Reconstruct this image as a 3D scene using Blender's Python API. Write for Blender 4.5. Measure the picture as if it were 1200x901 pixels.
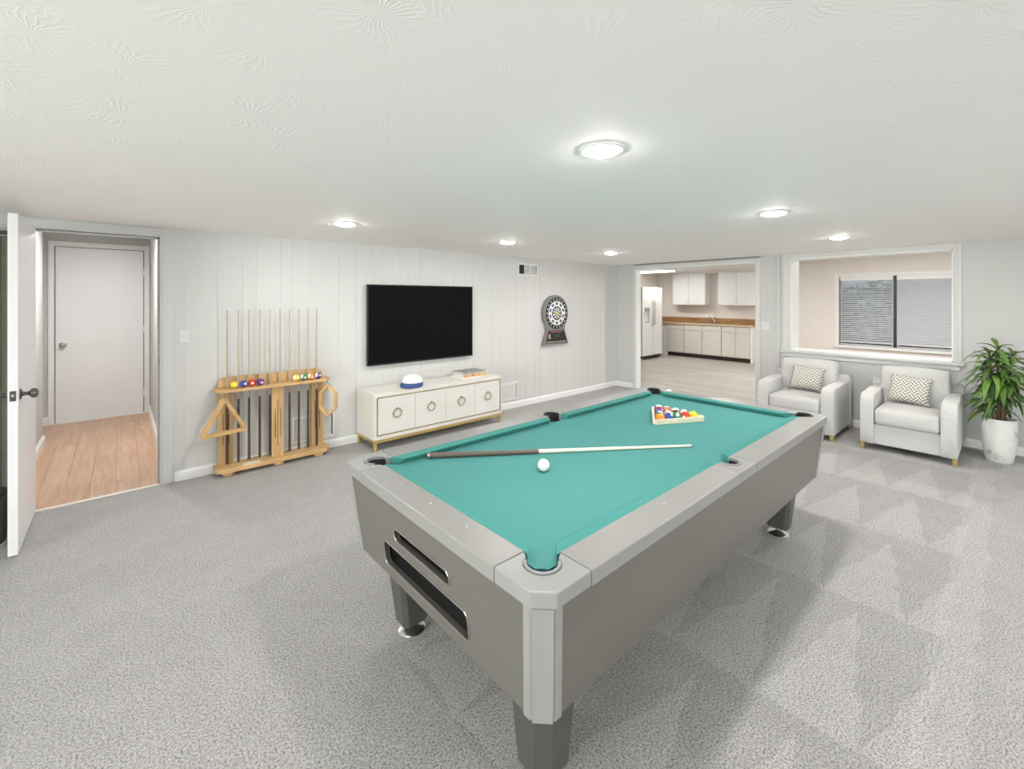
import bpy, bmesh, math, random
from mathutils import Vector, Matrix, Euler
PI = math.pi
R = math.radians
random.seed(7)
for o in list(bpy.data.objects):
    bpy.data.objects.remove(o)
scene = bpy.context.scene
COL = scene.collection

# ------------------------------------------------------------------ camera
YAW = 48.5
cd = bpy.data.cameras.new('camera')
cd.sensor_width = 36.0
cd.lens = 519.0 / 1200.0 * 36.0
cd.shift_y = -(450.5 - 350.0) / 1200.0
cd.clip_start = 0.05
cam = bpy.data.objects.new('camera', cd)
COL.objects.link(cam)
cam.location = (0, 0, 1.53)
cam.rotation_euler = (R(90), 0, R(YAW - 90))
scene.camera = cam

# ------------------------------------------------------------------ world, exposure
vs = scene.view_settings
vs.view_transform = 'Standard'
vs.look = 'None'
vs.gamma = 1.0
vs.use_curve_mapping = False
vs.exposure = 0.38
w = bpy.data.worlds.new('sky')
scene.world = w
w.use_nodes = True
wn = w.node_tree
bg = wn.nodes['Background']
sky = wn.nodes.new('ShaderNodeTexSky')
sky.sky_type = 'HOSEK_WILKIE'
sky.turbidity = 6.0
sky.sun_direction = Vector((-0.35, 0.5, 0.8)).normalized()
wn.links.new(sky.outputs[0], bg.inputs[0])
bg.inputs[1].default_value = 3.0
LAMP_W = 4.5          # each ceiling downlight
ADDED_DAY_W = 270.0  # power of the added daylight lamps outside the unseen patio doors
LENS_E = 130.0           # glow of its diffuser

# ------------------------------------------------------------------ dimensions of the place
CEIL = 2.115
WY = 4.645             # face of the panelled wall
WX = 6.572             # face of the end wall
XB, YB = -4.0, -4.0    # unseen walls behind the camera
KX, KC, KY = 11.72, 2.26, 6.85   # kitchen far wall, ceiling, side wall
KH = 2.52              # higher ceiling on the window side of the back room
HY = 7.74              # far wall of the hall

# ------------------------------------------------------------------ materials
MATS = {}
def nodes_of(name):
    m = bpy.data.materials.new(name)
    m.use_nodes = True
    nt = m.node_tree
    return m, nt, nt.nodes['Principled BSDF']

def mat(name, col, rough=0.5, metal=0.0, var=0.04, scale=8.0, bump=0.0, bscale=60.0, stretch=(1, 1, 1),
        emit=None, coat=0.0, trans=0.0, sheen=0.0):
    """Plain procedural material: base colour varied by noise, optional bump."""
    if name in MATS:
        return MATS[name]
    m, nt, p = nodes_of(name)
    tc = nt.nodes.new('ShaderNodeTexCoord')
    mp = nt.nodes.new('ShaderNodeMapping')
    mp.inputs['Scale'].default_value = stretch
    nt.links.new(tc.outputs['Object'], mp.inputs[0])
    no = nt.nodes.new('ShaderNodeTexNoise')
    no.inputs['Scale'].default_value = scale
    no.inputs['Detail'].default_value = 4
    nt.links.new(mp.outputs[0], no.inputs['Vector'])
    cr = nt.nodes.new('ShaderNodeValToRGB')
    cr.color_ramp.elements[0].position = 0.3
    cr.color_ramp.elements[1].position = 0.7
    cr.color_ramp.elements[0].color = [max(0, c * (1 - var)) for c in col] + [1]
    cr.color_ramp.elements[1].color = [min(1, c * (1 + var)) for c in col] + [1]
    nt.links.new(no.outputs['Fac'], cr.inputs[0])
    nt.links.new(cr.outputs[0], p.inputs['Base Color'])
    p.inputs['Roughness'].default_value = rough
    p.inputs['Metallic'].default_value = metal
    p.inputs['Coat Weight'].default_value = coat
    if sheen:
        p.inputs['Sheen Weight'].default_value = sheen
    if bump:
        n2 = nt.nodes.new('ShaderNodeTexNoise')
        n2.inputs['Scale'].default_value = bscale
        n2.inputs['Detail'].default_value = 3
        nt.links.new(mp.outputs[0], n2.inputs['Vector'])
        b = nt.nodes.new('ShaderNodeBump')
        b.inputs['Strength'].default_value = bump
        b.inputs['Distance'].default_value = 0.004
        nt.links.new(n2.outputs['Fac'], b.inputs['Height'])
        nt.links.new(b.outputs[0], p.inputs['Normal'])
    if emit:
        p.inputs['Emission Color'].default_value = (*emit[0], 1)
        p.inputs['Emission Strength'].default_value = emit[1]
    MATS[name] = m
    return m

def srgb(r, g, b):
    f = lambda c: (c / 255 / 12.92) if c / 255 <= 0.04045 else ((c / 255 + 0.055) / 1.055) ** 2.4
    return (f(r), f(g), f(b))

def math_node(nt, op, a, b=None, c=None):
    n = nt.nodes.new('ShaderNodeMath')
    n.operation = op
    for i, v in enumerate((a, b, c)):
        if v is None:
            continue
        if isinstance(v, (int, float)):
            n.inputs[i].default_value = v
        else:
            nt.links.new(v, n.inputs[i])
    return n.outputs[0]

WALLC = (0.585, 0.58, 0.565)
M_wall = mat('wall_paint', WALLC, 0.6, var=0.012, scale=1.5, bump=0.06, bscale=120)
M_panel = mat('panel_paint', (0.64, 0.635, 0.62), 0.5, var=0.012, scale=1.5, bump=0.05, bscale=90)
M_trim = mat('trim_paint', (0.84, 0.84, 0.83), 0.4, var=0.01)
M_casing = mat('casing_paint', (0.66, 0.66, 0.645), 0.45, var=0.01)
M_door = mat('door_paint', (0.84, 0.84, 0.84), 0.38, var=0.012, scale=3)
M_cream = mat('cream_wall_paint', (0.80, 0.755, 0.705), 0.6, var=0.015, scale=2)
M_kwhite = mat('cabinet_white', (0.85, 0.85, 0.84), 0.4, var=0.01)
M_dark = mat('dark_void', (0.02, 0.02, 0.02), 0.6)

def make_carpet():
    m, nt, p = nodes_of('grey_carpet')
    L = nt.links
    tc = nt.nodes.new('ShaderNodeTexCoord')
    sx = nt.nodes.new('ShaderNodeSeparateXYZ')
    L.new(tc.outputs['Object'], sx.inputs[0])
    X, Y = sx.outputs[0], sx.outputs[1]
    n1 = nt.nodes.new('ShaderNodeTexNoise'); n1.inputs['Scale'].default_value = 125; n1.inputs['Detail'].default_value = 4.0; n1.inputs['Roughness'].default_value = 0.85
    L.new(tc.outputs['Object'], n1.inputs['Vector'])
    n2 = nt.nodes.new('ShaderNodeTexNoise'); n2.inputs['Scale'].default_value = 1.3; n2.inputs['Detail'].default_value = 4
    L.new(tc.outputs['Object'], n2.inputs['Vector'])
    n3 = nt.nodes.new('ShaderNodeTexNoise'); n3.inputs['Scale'].default_value = 7; n3.inputs['Detail'].default_value = 5
    L.new(tc.outputs['Object'], n3.inputs['Vector'])
    cr = nt.nodes.new('ShaderNodeValToRGB')
    e = cr.color_ramp.elements
    e[0].position = 0.37; e[0].color = (0.105, 0.10, 0.096, 1)
    e[1].position = 0.585; e[1].color = (0.545, 0.53, 0.516, 1)
    x = cr.color_ramp.elements.new(0.47); x.color = (0.375, 0.363, 0.352, 1)
    L.new(n1.outputs['Fac'], cr.inputs[0])
    # nap laid by the vacuum cleaner: saw-tooth strokes in bands across the right of the room
    wob = math_node(nt, 'MULTIPLY', math_node(nt, 'SUBTRACT', n3.outputs['Fac'], 0.5), 0.10)
    Xw = math_node(nt, 'ADD', X, wob)
    Yw = math_node(nt, 'ADD', Y, wob)
    band = math_node(nt, 'FRACT', math_node(nt, 'DIVIDE', math_node(nt, 'SUBTRACT', Xw, 0.0), 0.93))
    tooth = math_node(nt, 'PINGPONG', math_node(nt, 'DIVIDE', Yw, 0.17), 1.0)
    light = math_node(nt, 'GREATER_THAN', tooth, math_node(nt, 'MULTIPLY', band, 1.1))
    # strokes fade to the left of the room and stop at a lane along the right
    inr = math_node(nt, 'MULTIPLY', math_node(nt, 'GREATER_THAN', Y, 0.20), math_node(nt, 'SMOOTHSTEP' if False else 'LESS_THAN', Y, 1.75))
    inr = math_node(nt, 'MULTIPLY', inr, math_node(nt, 'GREATER_THAN', X, 0.9))
    lane = math_node(nt, 'MULTIPLY', math_node(nt, 'GREATER_THAN', Yw, 0.10), math_node(nt, 'LESS_THAN', Yw, 0.24))
    nap = math_node(nt, 'ADD', math_node(nt, 'MULTIPLY', math_node(nt, 'SUBTRACT', light, 0.5), math_node(nt, 'MULTIPLY', inr, 0.16)), math_node(nt, 'MULTIPLY', lane, 0.10))
    blot = math_node(nt, 'MULTIPLY', math_node(nt, 'SUBTRACT', n2.outputs['Fac'], 0.5), 0.22)
    blot2 = math_node(nt, 'MULTIPLY', math_node(nt, 'SUBTRACT', n3.outputs['Fac'], 0.5), 0.22)
    val = math_node(nt, 'ADD', math_node(nt, 'ADD', 1.0, nap), math_node(nt, 'ADD', blot, blot2))
    vm = nt.nodes.new('ShaderNodeVectorMath'); vm.operation = 'SCALE'
    L.new(cr.outputs[0], vm.inputs[0]); L.new(val, vm.inputs['Scale'])
    n4 = nt.nodes.new('ShaderNodeTexNoise'); n4.inputs['Scale'].default_value = 170; n4.inputs['Detail'].default_value = 1.0
    L.new(tc.outputs['Object'], n4.inputs['Vector'])
    fleck = math_node(nt, 'SUBTRACT', 0.94, math_node(nt, 'MULTIPLY', math_node(nt, 'GREATER_THAN', n4.outputs['Fac'], 0.60), 0.42))
    v2 = nt.nodes.new('ShaderNodeVectorMath'); v2.operation = 'SCALE'
    L.new(vm.outputs[0], v2.inputs[0]); L.new(fleck, v2.inputs['Scale'])
    L.new(v2.outputs[0], p.inputs['Base Color'])
    p.inputs['Roughness'].default_value = 0.95
    p.inputs['Sheen Weight'].default_value = 0.15
    b = nt.nodes.new('ShaderNodeBump'); b.inputs['Strength'].default_value = 0.55; b.inputs['Distance'].default_value = 0.006
    L.new(n1.outputs['Fac'], b.inputs['Height']); L.new(b.outputs[0], p.inputs['Normal'])
    return m
M_carpet = make_carpet()

def make_ceiling_mat():
    m, nt, p = nodes_of('stomp_textured_ceiling')
    L = nt.links
    tc = nt.nodes.new('ShaderNodeTexCoord')
    vo = nt.nodes.new('ShaderNodeTexVoronoi'); vo.voronoi_dimensions = '2D'
    vo.inputs['Scale'].default_value = 3.6
    L.new(tc.outputs['Object'], vo.inputs['Vector'])
    # radial strokes around each cell's centre, like a stomp brush
    sc = nt.nodes.new('ShaderNodeVectorMath'); sc.operation = 'SUBTRACT'
    L.new(tc.outputs['Object'], sc.inputs[0]); L.new(vo.outputs['Position'], sc.inputs[1])
    s = nt.nodes.new('ShaderNodeSeparateXYZ'); L.new(sc.outputs[0], s.inputs[0])
    ang = math_node(nt, 'ARCTAN2', s.outputs[1], s.outputs[0])
    no = nt.nodes.new('ShaderNodeTexNoise'); no.inputs['Scale'].default_value = 22; no.inputs['Detail'].default_value = 2
    L.new(tc.outputs['Object'], no.inputs['Vector'])
    ph = math_node(nt, 'ADD', math_node(nt, 'MULTIPLY', ang, 15.0), math_node(nt, 'MULTIPLY', no.outputs['Fac'], 9.0))
    st = math_node(nt, 'POWER', math_node(nt, 'ABSOLUTE', math_node(nt, 'SINE', ph)), 5.0)
    d = vo.outputs['Distance']
    ring = math_node(nt, 'MULTIPLY', math_node(nt, 'GREATER_THAN', d, 0.06), math_node(nt, 'SUBTRACT', 1.0, math_node(nt, 'MULTIPLY', d, 1.5)))
    ring = math_node(nt, 'MAXIMUM', ring, 0.0)
    n2 = nt.nodes.new('ShaderNodeTexNoise'); n2.inputs['Scale'].default_value = 1.1; n2.inputs['Detail'].default_value = 1
    L.new(tc.outputs['Object'], n2.inputs['Vector'])
    mr = nt.nodes.new('ShaderNodeMapRange'); mr.inputs[1].default_value = 0.36; mr.inputs[2].default_value = 0.60; mr.inputs[3].default_value = 0.05; mr.inputs[4].default_value = 1.0
    L.new(n2.outputs['Fac'], mr.inputs[0])
    h = math_node(nt, 'MULTIPLY', math_node(nt, 'MULTIPLY', st, ring), mr.outputs[0])
    b = nt.nodes.new('ShaderNodeBump'); b.inputs['Strength'].default_value = 0.26; b.inputs['Distance'].default_value = 0.006
    L.new(h, b.inputs['Height']); L.new(b.outputs[0], p.inputs['Normal'])
    p.inputs['Base Color'].default_value = (0.955, 0.925, 0.905, 1)
    p.inputs['Roughness'].default_value = 0.7
    return m
M_ceil = make_ceiling_mat()

def make_wood(name, c1, c2, stretch=(1, 14, 1), rough=0.45, scale=3.0):
    m, nt, p = nodes_of(name)
    L = nt.links
    tc = nt.nodes.new('ShaderNodeTexCoord'); mp = nt.nodes.new('ShaderNodeMapping')
    mp.inputs['Scale'].default_value = stretch
    oi = nt.nodes.new('ShaderNodeObjectInfo')
    L.new(tc.outputs['Object'], mp.inputs[0])
    cb = nt.nodes.new('ShaderNodeCombineXYZ')
    for i in range(3):
        L.new(math_node(nt, 'MULTIPLY', oi.outputs['Random'], 17.0 + i), cb.inputs[i])
    L.new(cb.outputs[0], mp.inputs['Location'])
    no = nt.nodes.new('ShaderNodeTexNoise'); no.inputs['Scale'].default_value = scale; no.inputs['Detail'].default_value = 6; no.inputs['Distortion'].default_value = 0.6
    L.new(mp.outputs[0], no.inputs['Vector'])
    cr = nt.nodes.new('ShaderNodeValToRGB')
    cr.color_ramp.elements[0].position = 0.3; cr.color_ramp.elements[0].color = (*c1, 1)
    cr.color_ramp.elements[1].position = 0.7; cr.color_ramp.elements[1].color = (*c2, 1)
    L.new(no.outputs['Fac'], cr.inputs[0])
    hv = nt.nodes.new('ShaderNodeHueSaturation')
    L.new(cr.outputs[0], hv.inputs['Color'])
    L.new(math_node(nt, 'ADD', 0.93, math_node(nt, 'MULTIPLY', oi.outputs['Random'], 0.14)), hv.inputs['Value'])
    L.new(hv.outputs[0], p.inputs['Base Color'])
    p.inputs['Roughness'].default_value = rough
    b = nt.nodes.new('ShaderNodeBump'); b.inputs['Strength'].default_value = 0.08; b.inputs['Distance'].default_value = 0.002
    L.new(no.outputs['Fac'], b.inputs['Height']); L.new(b.outputs[0], p.inputs['Normal'])
    return m
M_lam = make_wood('oak_laminate', (0.47, 0.29, 0.18), (0.62, 0.42, 0.29), (9, 0.8, 1), 0.4)
M_oak = make_wood('rack_oak', (0.52, 0.31, 0.13), (0.68, 0.45, 0.22), (2, 10, 2), 0.4)
M_oakv = make_wood('rack_oak_upright', (0.52, 0.31, 0.13), (0.68, 0.45, 0.22), (14, 14, 1), 0.4)
M_counter = make_wood('butcher_block', (0.33, 0.18, 0.07), (0.52, 0.31, 0.14), (3, 0.8, 3), 0.35)
M_shaft = make_wood('maple_shaft', (0.40, 0.33, 0.22), (0.47, 0.39, 0.28), (30, 30, 1), 0.3)
M_butt = make_wood('cue_butt_wood', (0.055, 0.03, 0.02), (0.11, 0.06, 0.04), (30, 30, 1), 0.3)
M_paleshaft = make_wood('pale_ash_shaft', (0.72, 0.68, 0.52), (0.80, 0.77, 0.62), (30, 30, 1), 0.3)
M_greybutt = make_wood('dark_taupe_butt', (0.10, 0.075, 0.06), (0.15, 0.115, 0.09), (30, 30, 1), 0.35)
M_palewood = make_wood('pale_rack_wood', (0.72, 0.62, 0.44), (0.84, 0.75, 0.58), (4, 4, 4), 0.4)

M_chrome = mat('brushed_chrome', (0.75, 0.75, 0.76), 0.22, 1.0)
M_nickel = mat('dark_nickel', (0.16, 0.15, 0.14), 0.28, 1.0)
M_steel = mat('satin_steel', (0.5, 0.49, 0.47), 0.35, 1.0)
M_gold = mat('brushed_gold', (0.72, 0.50, 0.20), 0.3, 1.0, var=0.06)
M_goldp = mat('gold_lacquer', (0.62, 0.45, 0.17), 0.35, 0.6, var=0.06)
M_rail = mat('grey_rail_laminate', (0.275, 0.268, 0.256), 0.34, var=0.02, scale=2.0, coat=0.15)
M_cap = mat('silver_corner_cap', (0.315, 0.318, 0.306), 0.36, 0.15, var=0.02)
M_side = mat('grey_cabinet_laminate', (0.135, 0.124, 0.110), 0.34, var=0.04, scale=1.2, stretch=(1, 1, 6), coat=0.2)
M_post = mat('silver_corner_post', (0.36, 0.365, 0.34), 0.36, 0.3, var=0.02)
M_leg = mat('black_leg_laminate', (0.075, 0.073, 0.068), 0.4, var=0.08)
M_tray = mat('charcoal_plastic', (0.045, 0.045, 0.045), 0.45)
M_liner = mat('black_rubber', (0.035, 0.035, 0.037), 0.5)
M_collar = mat('grey_pocket_collar', (0.26, 0.27, 0.26), 0.4)
M_cloth = mat('teal_felt', (0.090, 0.285, 0.272), 0.95, var=0.02, scale=3, bump=0.10, bscale=900)
M_cloth.node_tree.nodes['Principled BSDF'].inputs['Specular IOR Level'].default_value = 0.08
M_cushion = mat('teal_cushion_felt', (0.078, 0.280, 0.255), 0.95, var=0.02, scale=3, bump=0.10, bscale=900)
M_cushion.node_tree.nodes['Principled BSDF'].inputs['Specular IOR Level'].default_value = 0.08
M_fabric = mat('pale_grey_linen', (0.60, 0.595, 0.58), 0.95, var=0.035, scale=30, bump=0.25, bscale=420, sheen=0.3)
M_cushfab = mat('pale_grey_cushion_linen', (0.61, 0.605, 0.59), 0.95, var=0.035, scale=26, bump=0.3, bscale=380, sheen=0.3)
M_ivory = mat('ivory_lacquer', (0.74, 0.71, 0.65), 0.35, var=0.015)
M_ivoryd = mat('ivory_door_lacquer', (0.75, 0.73, 0.69), 0.35, var=0.015)
M_black = mat('black_plastic', (0.012, 0.012, 0.013), 0.4)
M_screen = mat('tv_screen', (0.005, 0.005, 0.0055), 0.5)
M_screen.node_tree.nodes['Principled BSDF'].inputs['Specular IOR Level'].default_value = 0.05
M_plate = mat('white_plastic', (0.70, 0.70, 0.685), 0.35)
M_vent = mat('vent_enamel', (0.78, 0.78, 0.76), 0.4)
M_soil = mat('potting_soil', (0.05, 0.035, 0.02), 0.95, var=0.3, scale=40, bump=0.6, bscale=90)
M_cane = mat('plant_cane', (0.16, 0.12, 0.06), 0.8, var=0.2, scale=30)
M_fridge = mat('fridge_enamel', (0.84, 0.84, 0.82), 0.35, var=0.01)
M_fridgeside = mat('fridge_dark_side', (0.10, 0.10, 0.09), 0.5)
M_kick = mat('dark_brown_kick', (0.035, 0.014, 0.009), 0.5)
M_greige = mat('base_cabinet_greige', (0.72, 0.675, 0.62), 0.45, var=0.015)
M_blind = mat('white_blind_slat', (0.78, 0.79, 0.81), 0.45)
def make_slat_mat():
    m, nt, p = nodes_of('white_blind_slat_translucent')
    p.inputs['Base Color'].default_value = (0.80, 0.81, 0.83, 1); p.inputs['Roughness'].default_value = 0.45
    no = nt.nodes.new('ShaderNodeTexNoise'); no.inputs['Scale'].default_value = 9
    tr = nt.nodes.new('ShaderNodeBsdfTranslucent'); tr.inputs[0].default_value = (0.80, 0.83, 0.88, 1)
    mx = nt.nodes.new('ShaderNodeMixShader')
    nt.links.new(math_node(nt, 'ADD', 0.28, math_node(nt, 'MULTIPLY', no.outputs['Fac'], 0.12)), mx.inputs[0])
    nt.links.new(p.outputs[0], mx.inputs[1]); nt.links.new(tr.outputs[0], mx.inputs[2])
    nt.links.new(mx.outputs[0], nt.nodes['Material Output'].inputs[0])
    return m
M_blind = make_slat_mat()
M_frameblk = mat('black_window_bar', (0.02, 0.022, 0.025), 0.4)
M_bin = mat('dark_green_bin', (0.035, 0.042, 0.03), 0.4, var=0.25, scale=14)
M_blue = mat('navy_blue_fabric', srgb(58, 82, 140), 0.8, var=0.06, scale=60, bump=0.2, bscale=500)
M_capwhite = mat('white_cap_fabric', (0.86, 0.86, 0.87), 0.85, var=0.02, scale=40, bump=0.2, bscale=500)

def make_pot_mat():
    m, nt, p = nodes_of('chalky_white_pot')
    L = nt.links
    tc = nt.nodes.new('ShaderNodeTexCoord')
    no = nt.nodes.new('ShaderNodeTexNoise'); no.inputs['Scale'].default_value = 5; no.inputs['Detail'].default_value = 6; no.inputs['Roughness'].default_value = 0.7
    L.new(tc.outputs['Object'], no.inputs['Vector'])
    cr = nt.nodes.new('ShaderNodeValToRGB')
    e = cr.color_ramp.elements
    e[0].position = 0.33; e[0].color = (0.42, 0.40, 0.38, 1)
    e[1].position = 0.44; e[1].color = (0.78, 0.77, 0.745, 1)
    L.new(no.outputs['Fac'], cr.inputs[0]); L.new(cr.outputs[0], p.inputs['Base Color'])
    p.inputs['Roughness'].default_value = 0.75
    return m
M_pot = make_pot_mat()

def make_leaf_mat(name, c1, c2):
    m, nt, p = nodes_of(name)
    L = nt.links
    tc = nt.nodes.new('ShaderNodeTexCoord')
    oi = nt.nodes.new('ShaderNodeObjectInfo')
    mix = nt.nodes.new('ShaderNodeMix'); mix.data_type = 'RGBA'
    mix.inputs[6].default_value = (*c1, 1); mix.inputs[7].default_value = (*c2, 1)
    L.new(oi.outputs['Random'], mix.inputs[0])
    wv = nt.nodes.new('ShaderNodeTexWave'); wv.inputs['Scale'].default_value = 40; wv.bands_direction = 'Y'
    L.new(tc.outputs['Object'], wv.inputs['Vector'])
    hv = nt.nodes.new('ShaderNodeHueSaturation')
    L.new(mix.outputs[2], hv.inputs['Color'])
    L.new(math_node(nt, 'ADD', 0.9, math_node(nt, 'MULTIPLY', wv.outputs['Fac'], 0.2)), hv.inputs['Value'])
    L.new(hv.outputs[0], p.inputs['Base Color'])
    p.inputs['Roughness'].default_value = 0.35
    return m
M_leaf = make_leaf_mat('dracaena_leaf', (0.035, 0.085, 0.02), (0.16, 0.30, 0.05))
M_hedge = make_leaf_mat('hedge_leaf', (0.08, 0.14, 0.05), (0.22, 0.30, 0.12))

def make_kfloor():
    m, nt, p = nodes_of('greige_plank_vinyl')
    L = nt.links
    tc = nt.nodes.new('ShaderNodeTexCoord')
    br = nt.nodes.new('ShaderNodeTexBrick')
    mp = nt.nodes.new('ShaderNodeMapping'); mp.inputs['Rotation'].default_value = (0, 0, R(90))
    L.new(tc.outputs['Object'], mp.inputs[0]); L.new(mp.outputs[0], br.inputs['Vector'])
    br.inputs['Scale'].default_value = 1.0
    br.inputs['Brick Width'].default_value = 1.2; br.inputs['Row Height'].default_value = 0.16
    br.inputs['Mortar Size'].default_value = 0.002
    br.inputs['Color1'].default_value = (0.40, 0.37, 0.335, 1); br.inputs['Color2'].default_value = (0.48, 0.45, 0.415, 1)
    br.inputs['Mortar'].default_value = (0.34, 0.315, 0.285, 1)
    no = nt.nodes.new('ShaderNodeTexNoise'); no.inputs['Scale'].default_value = 3; no.inputs['Detail'].default_value = 5
    m2 = nt.nodes.new('ShaderNodeMapping'); m2.inputs['Scale'].default_value = (6, 0.8, 1)
    L.new(tc.outputs['Object'], m2.inputs[0]); L.new(m2.outputs[0], no.inputs['Vector'])
    hv = nt.nodes.new('ShaderNodeHueSaturation')
    L.new(br.outputs['Color'], hv.inputs['Color'])
    L.new(math_node(nt, 'ADD', 0.8, math_node(nt, 'MULTIPLY', no.outputs['Fac'], 0.4)), hv.inputs['Value'])
    L.new(hv.outputs[0], p.inputs['Base Color'])
    p.inputs['Roughness'].default_value = 0.5
    return m
M_kfloor = make_kfloor()

def make_glass():
    m = bpy.data.materials.new('window_glass'); m.use_nodes = True
    nt = m.node_tree; nt.nodes.clear()
    out = nt.nodes.new('ShaderNodeOutputMaterial')
    t = nt.nodes.new('ShaderNodeBsdfTransparent'); t.inputs[0].default_value = (0.93, 0.96, 0.95, 1)
    g = nt.nodes.new('ShaderNodeBsdfGlossy'); g.inputs['Roughness'].default_value = 0.02
    mx = nt.nodes.new('ShaderNodeMixShader')
    fr = nt.nodes.new('ShaderNodeFresnel'); fr.inputs[0].default_value = 1.4
    nt.links.new(fr.outputs[0], mx.inputs[0]); nt.links.new(t.outputs[0], mx.inputs[1]); nt.links.new(g.outputs[0], mx.inputs[2])
    nt.links.new(mx.outputs[0], out.inputs[0])
    return m
M_glass = make_glass()

def make_weave():
    """taupe and white basket-weave lattice of the throw pillows (generated coords of the pillow)."""
    m, nt, p = nodes_of('taupe_lattice_weave')
    L = nt.links
    tc = nt.nodes.new('ShaderNodeTexCoord')
    mp = nt.nodes.new('ShaderNodeMapping'); mp.inputs['Rotation'].default_value = (0, 0, R(45))
    mp.inputs['Scale'].default_value = (42, 42, 42)
    L.new(tc.outputs['Object'], mp.inputs[0])
    s = nt.nodes.new('ShaderNodeSeparateXYZ'); L.new(mp.outputs[0], s.inputs[0])
    u, v = s.outputs[0], s.outputs[1]
    fl = math_node(nt, 'ADD', math_node(nt, 'FLOOR', math_node(nt, 'DIVIDE', u, 2.0)), math_node(nt, 'FLOOR', math_node(nt, 'DIVIDE', v, 2.0)))
    chk = math_node(nt, 'GREATER_THAN', math_node(nt, 'MODULO', math_node(nt, 'ABSOLUTE', fl), 2.0), 0.5)
    def stripe(t):
        return math_node(nt, 'LESS_THAN', math_node(nt, 'ABSOLUTE', math_node(nt, 'SUBTRACT', math_node(nt, 'FRACT', t), 0.5)), 0.26)
    a = stripe(u); b = stripe(v)
    f = math_node(nt, 'ADD', math_node(nt, 'MULTIPLY', chk, a), math_node(nt, 'MULTIPLY', math_node(nt, 'SUBTRACT', 1.0, chk), b))
    mix = nt.nodes.new('ShaderNodeMix'); mix.data_type = 'RGBA'
    mix.inputs[6].default_value = (0.80, 0.78, 0.74, 1); mix.inputs[7].default_value = (0.27, 0.24, 0.20, 1)
    L.new(f, mix.inputs[0]); L.new(mix.outputs[2], p.inputs['Base Color'])
    p.inputs['Roughness'].default_value = 0.95
    return m
M_weave = make_weave()

BALLC = {'yellow': (0.85, 0.62, 0.03), 'blue': (0.03, 0.06, 0.32), 'red': (0.62, 0.04, 0.02), 'purple': (0.14, 0.03, 0.28),
         'orange': (0.80, 0.25, 0.03), 'green': (0.02, 0.22, 0.09), 'maroon': (0.25, 0.03, 0.03), 'black': (0.012, 0.012, 0.012)}
BALLM = {}
def ball_mat(colour, striped):
    key = (colour, striped)
    if key in BALLM:
        return BALLM[key]
    m, nt, p = nodes_of('ball_%s_%s' % (colour, 'stripe' if striped else 'solid'))
    L = nt.links
    white = (0.84, 0.82, 0.74, 1)
    c = (*BALLC[colour], 1) if colour in BALLC else white
    if colour != 'white':
        tc = nt.nodes.new('ShaderNodeTexCoord')
        nm = nt.nodes.new('ShaderNodeVectorMath'); nm.operation = 'NORMALIZE'
        L.new(tc.outputs['Object'], nm.inputs[0])
        s = nt.nodes.new('ShaderNodeSeparateXYZ'); L.new(nm.outputs[0], s.inputs[0])
        spot = math_node(nt, 'GREATER_THAN', math_node(nt, 'ABSOLUTE', s.outputs[0]), 0.945)
        if striped:
            wht = math_node(nt, 'MAXIMUM', spot, math_node(nt, 'GREATER_THAN', math_node(nt, 'ABSOLUTE', s.outputs[2]), 0.68))
        else:
            wht = spot
        mix = nt.nodes.new('ShaderNodeMix'); mix.data_type = 'RGBA'
        mix.inputs[6].default_value = c; mix.inputs[7].default_value = white
        L.new(wht, mix.inputs[0]); L.new(mix.outputs[2], p.inputs['Base Color'])
    else:
        no = nt.nodes.new('ShaderNodeTexNoise'); no.inputs['Scale'].default_value = 20
        cr = nt.nodes.new('ShaderNodeValToRGB')
        cr.color_ramp.elements[0].color = (0.80, 0.79, 0.72, 1); cr.color_ramp.elements[1].color = (0.86, 0.85, 0.80, 1)
        L.new(no.outputs['Fac'], cr.inputs[0]); L.new(cr.outputs[0], p.inputs['Base Color'])
    p.inputs['Roughness'].default_value = 0.12
    p.inputs['Coat Weight'].default_value = 0.4
    BALLM[key] = m
    return m

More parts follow.
